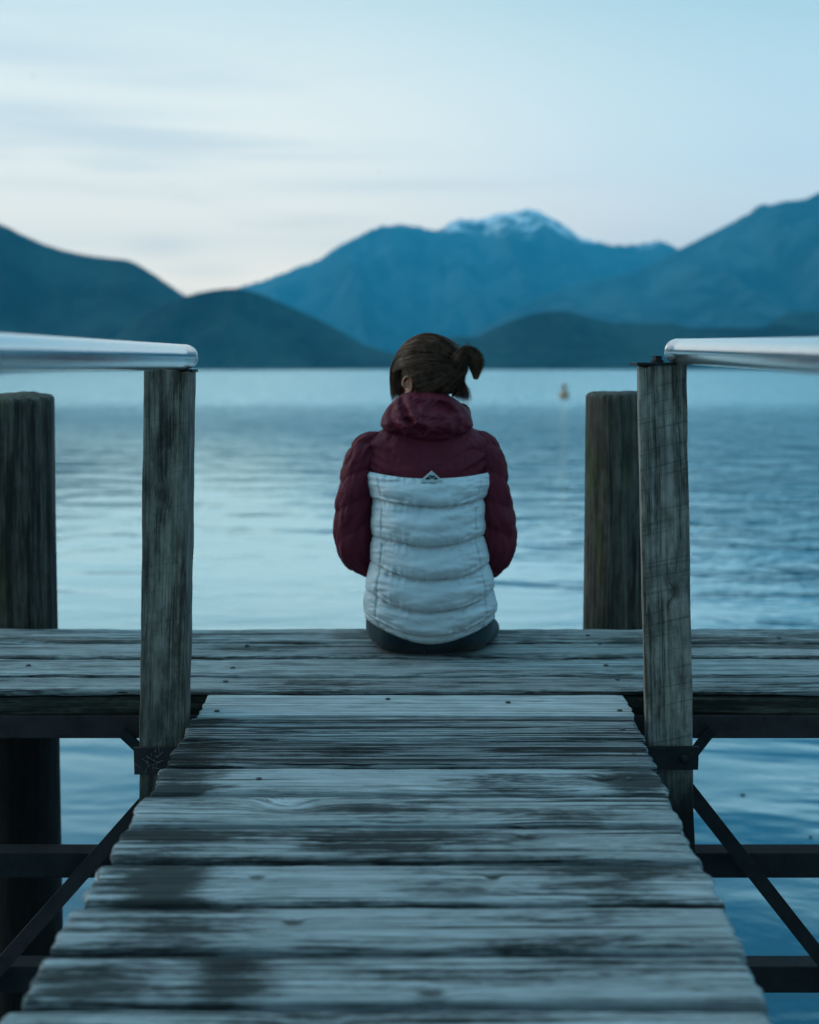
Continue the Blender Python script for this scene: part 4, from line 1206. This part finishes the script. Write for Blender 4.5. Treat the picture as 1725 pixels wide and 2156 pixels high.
# --- hair
knot_dir_w = (at(963, 772, HY - 0.06) - hc)
RA = Vector((0.094, 0.116, 0.101))                       # hair cap radii in head axes
def cap(d, k=1.0):
    """point on the hair surface in head direction d (head axes)"""
    return hc + HR @ (Vector((d.x * RA.x, d.y * RA.y - 0.004, d.z * RA.z + 0.006)) * k)
kd = (HR.inverted() @ (at(963, 772, HY - 0.07) - hc)); kd = Vector((kd.x / RA.x, kd.y / RA.y, kd.z / RA.z)).normalized()
def hairline(d):
    """True where the scalp carries hair"""
    if d.y > 0.50 and d.z < 0.72: return False
    if d.z < -0.80: return False
    if d.y > 0.05 and d.z < 0.10: return False
    if d.y > -0.20 and d.z < -0.22: return False
    return True
V = []; n, k_ = 96, 64; keep = []
for j in range(k_ + 1):
    ph = PI * j / k_
    for i in range(n):
        th = 2 * PI * i / n
        d = Vector((math.sin(ph) * math.cos(th), math.sin(ph) * math.sin(th), math.cos(ph)))
        c = d.angle(kd); r_ = 1 + 0.010 * pn(d.x * 9, d.y * 9, d.z * 30)
        ok = hairline(d); keep.append(ok)
        V.append(cap(d, r_ * (1.0 if ok else 0.97)))
Fc = [f for f in grid_faces(n, k_ + 1) if all(keep[i] for i in f)]
rh = random.Random(11)
HV, HF, STR = [], [], []
def strand(pts, r):
    pts = [Vector(p) for p in pts]; b0 = len(HV); N = len(pts); STR.append(b0)
    for i, p in enumerate(pts):
        t = (pts[min(i+1, N-1)] - pts[max(i-1, 0)]).normalized(); a = t.cross(Vector((0.3, 0.5, 0.8))).normalized(); b = t.cross(a)
        rr = r * (1 - 0.75 * (i / (N - 1)) ** 3)
        for k in range(3):
            an = 2 * PI * k / 3; HV.append(p + (a * math.cos(an) + b * math.sin(an)) * rr)
    for i in range(N - 1):
        for k in range(3):
            q = b0 + i * 3
            HF.append((q + k, q + (k+1) % 3, q + 3 + (k+1) % 3, q + 3 + k))
def slerp(a, b, t):
    w = a.angle(b)
    if w < 1e-4: return a.copy()
    return (a * math.sin((1 - t) * w) + b * math.sin(t * w)) / math.sin(w)
kx_ = kd.cross(Vector((0, 0, 1))).normalized(); ky_ = kd.cross(kx_)
cnt = 0
while cnt < 9000:                                        # hair pulled back to the knot
    d = Vector((rh.gauss(0, 1), rh.gauss(0, 1), rh.gauss(0, 1))).normalized()
    if not hairline(d) or d.angle(kd) < 0.25: continue
    if d.angle(kd) < 1.0 and rh.random() < 0.4: continue
    lift = rh.uniform(1.0, 1.03); wob = rh.uniform(-1, 1)
    sagv = Vector((0, 0, rh.uniform(-0.05, 0.05)))
    aa = math.atan2(d.dot(kx_), d.dot(ky_))
    lift += (0.05 * rh.random() ** 2 if rh.random() < 0.10 else 0) + 0.050 * pn(math.cos(aa) * 3.2, math.sin(aa) * 3.2, 4.4) + 0.018 * pn(math.cos(aa) * 9, math.sin(aa) * 9, 1.4)
    pts = []
    for i in range(14):
        t = i / 13
        q = slerp(d, kd, t * 0.985)
        q = (q + sagv * math.sin(PI * t) + Vector((pn(q.x*4 + wob*2, q.y*4, q.z*4), pn(q.x*4, q.y*4 + wob*2, 3), pn(1, q.y*4, q.z*4 + wob*2))) * 0.035).normalized()
        pts.append(cap(q, lift * (0.985 + 0.02 * math.sin(PI * t))))
    strand(pts, rh.uniform(0.00030, 0.00065)); cnt += 1
# long loose strands at the left temple, hanging past the cheek
cnt = 0
while cnt < 520:
    d = Vector((rh.gauss(0, 1), rh.gauss(0, 1), rh.gauss(0, 1))).normalized()
    p0 = cap(d, 1.01); x0, y0 = inv(p0)
    if not (822 < x0 < 880 and 716 < y0 < 770) or p0.y > HY + 0.04: continue
    if d.angle(kd) < 0.9: continue
    u = min(1, max(0, (x0 - 824) / 52)) ; cnt += 1
    p2 = at(826 + 30 * u * rh.random() + rh.gauss(0, 2), 834 + rh.gauss(0, 8), HY + 0.005 - 0.02 * u + rh.uniform(-0.012, 0.012))
    p1 = at(816 + 36 * u + rh.gauss(0, 1.5), 786 + rh.gauss(0, 4), HY + 0.005 - 0.055 * u + rh.uniform(-0.012, 0.012))
    pts = [p0 * (1-t)**2 + p1 * (2*t*(1-t)) + p2 * (t*t) for t in np.linspace(0, 1, 11)]
    strand(pts, rh.uniform(0.00028, 0.0006))
# wisps at the nape, hanging on the right
for k in range(420):
    u = rh.random()
    x0, y0 = 945 + 32 * u + rh.gauss(0, 3), 792 + 14 * u + rh.gauss(0, 4)
    x1, y1 = 958 + 30 * u + rh.gauss(0, 4), 836 + 14 * u * rh.random() + rh.gauss(0, 5)
    xm, ym = (x0 + x1) / 2 + 6 * u + rh.gauss(0, 3), 822
    za = HY - 0.055 + 0.045 * u + rh.uniform(-0.012, 0.012)
    pts = [at((1-t)**2*x0 + 2*t*(1-t)*xm + t*t*x1, (1-t)**2*y0 + 2*t*(1-t)*ym + t*t*y1, za + 0.012 * t) for t in np.linspace(0, 1, 10)]
    strand(pts, rh.uniform(0.0003, 0.0006))
# flyaways on the crown
for k in range(220):
    x0 = rh.uniform(866, 962); y0 = 712 + 0.0045 * (x0 - 903) ** 2 + 4
    L0 = rh.uniform(4, 14); sg = rh.choice((-1, 1))
    pts = [at(x0 + sg * L0 * t, y0 - 5 * math.sin(PI * t * 0.8) * rh.uniform(0.8, 1.2), HY + rh.uniform(-0.003, 0.003)) for t in np.linspace(0, 1, 6)]
    strand(pts, 0.00035)
b0 = len(V)
allV = V + HV; allF = Fc + [tuple(i + b0 for i in f) for f in HF]
def tint_strands(o, first, rr_):
    o.data.materials.append(M['hair_dark']); o.data.materials.append(M['hair_light'])
    idx = np.zeros(len(o.data.polygons), dtype=np.int32); cur = 0; last = -1
    vs_ = np.zeros(len(o.data.loops), dtype=np.int32); o.data.loops.foreach_get('vertex_index', vs_)
    ls = np.zeros(len(o.data.polygons), dtype=np.int32); o.data.polygons.foreach_get('loop_start', ls)
    fv = vs_[ls]
    sid = np.array(STR)                                   # first vertex of every strand
    k = np.searchsorted(sid, fv - first, side='right') - 1
    pick = np.array([rr_.choice((0, 0, 0, 1, 2, 2)) for _ in sid] + [0])
    idx = np.where(fv >= first, pick[k], 1).astype(np.int32)
    o.data.polygons.foreach_set('material_index', idx)
ho = link('hair', allV, allF, M['hair']); tint_strands(ho, b0, random.Random(3)); U(ho)
# ponytail: a twisted knot and a short tail that loops up and falls
HV, HF, STR = [], [], []
def bundle(ctrl, cnt, spread, r0, curl=0.0, tipspread=1.0):
    sp = [0.0]
    P_ = [Vector(c) for c in ctrl]
    for a, b in zip(P_, P_[1:]): sp.append(sp[-1] + (b - a).length)
    q = np.linspace(0, sp[-1], 18)
    X, Yy, Z = (smart(sp, [p[k] for p in P_], q) for k in range(3))
    for c in range(cnt):
        a0, rr = rh.uniform(0, 2*PI), math.sqrt(rh.random()); pts = []
        cut = 18 - int(8 * rh.random() ** 2.2)
        for i in range(cut):
            t = i / 17
            s = (np.interp(t, np.linspace(0, 1, len(spread)), spread)) * rr
            tn = Vector((X[min(i+1, 17)] - X[max(i-1, 0)], Yy[min(i+1, 17)] - Yy[max(i-1, 0)], Z[min(i+1, 17)] - Z[max(i-1, 0)])).normalized()
            ax = tn.cross(Vector((0, 1, 0.1))).normalized(); bx = tn.cross(ax)
            a = a0 + curl * t
            s *= 1 + 0.5 * pn(c * 0.37, t * 2.2, 1.0)
            pts.append(Vector((X[i], Yy[i], Z[i])) + ax * math.cos(a) * s + bx * math.sin(a) * s + Vector((rh.gauss(0, 1), rh.gauss(0, 1), rh.gauss(0, 1))) * 0.0006)
        strand(pts, rh.uniform(0.6, 1.2) * r0)
ky = HY - 0.088
loop = []
for k in range(13):
    a = 2 * PI * k / 12 + 0.6
    loop.append(at(961 + 13 * math.cos(a), 772 - 14 * math.sin(a), ky - 0.008 + 0.012 * math.sin(a * 0.5)))
bundle(loop, 1100, [0.015, 0.018, 0.015], 0.0005, 2.0)
bundle([at(958, 772, ky), at(970, 756, ky - 0.012), at(984, 745, ky - 0.010), at(997, 752, ky - 0.004), at(1003, 770, ky), at(1002, 798, ky + 0.006)], 1500, [0.011, 0.016, 0.021, 0.022, 0.017, 0.006], 0.00045, 1.2)
bundle([at(955, 762, ky), at(968, 748, ky - 0.01), at(980, 736, ky - 0.006), at(990, 727, ky)], 160, [0.010, 0.012, 0.012, 0.012], 0.0004)
for k in range(70):                                      # stray hairs round the tail
    x0, y0 = 985 + rh.gauss(0, 9), 752 + rh.gauss(0, 10); an = rh.uniform(-0.6, PI + 0.9); L0 = rh.uniform(8, 26)
    strand([at(x0 + L0 * t * math.cos(an), y0 - L0 * t * math.sin(an) + 9 * t * t, ky + rh.uniform(-0.01, 0.01)) for t in np.linspace(0, 1, 7)], 0.00032)
nst = len(HV)
bm = bmesh.new(); ball(bm, at(961, 772, ky + 0.008), (0.024, 0.018, 0.026), 20, 14)
tmp = bpy.data.meshes.new('t'); bm.to_mesh(tmp); bm.free()
kv = [v.co.copy() for v in tmp.vertices]; kf = [tuple(p_.vertices) for p_ in tmp.polygons]
po = link('ponytail', kv + HV, kf + [tuple(i + len(kv) for i in f) for f in HF], M['hair']); tint_strands(po, len(kv), random.Random(5)); U(po)

# ------------------------------------------------------------------ air
bm = bmesh.new(); top = max(max(v.co.z for v in o.data.vertices) for o in (hl, mr, mc)) + 30
box(bm, (-9800, -400, -14), (9800, 11800, top))
haze = link_bm('haze', bm, None, smooth=False)
m = bpy.data.materials.new('haze_air'); m.use_nodes = True
nt = m.node_tree; nt.nodes.clear()
pv = nt.nodes.new('ShaderNodeVolumePrincipled'); oo = nt.nodes.new('ShaderNodeOutputMaterial')
pv.inputs['Color'].default_value = (0.05, 0.62, 1.0, 1)
pv.inputs['Density'].default_value = 1.1e-4
pv.inputs['Anisotropy'].default_value = 0.0
nt.links.new(pv.outputs[0], oo.inputs['Volume'])
haze.data.materials.append(m)
tag(haze, 'pale blue evening haze over the lake and far mountains', 'haze', kind='stuff')
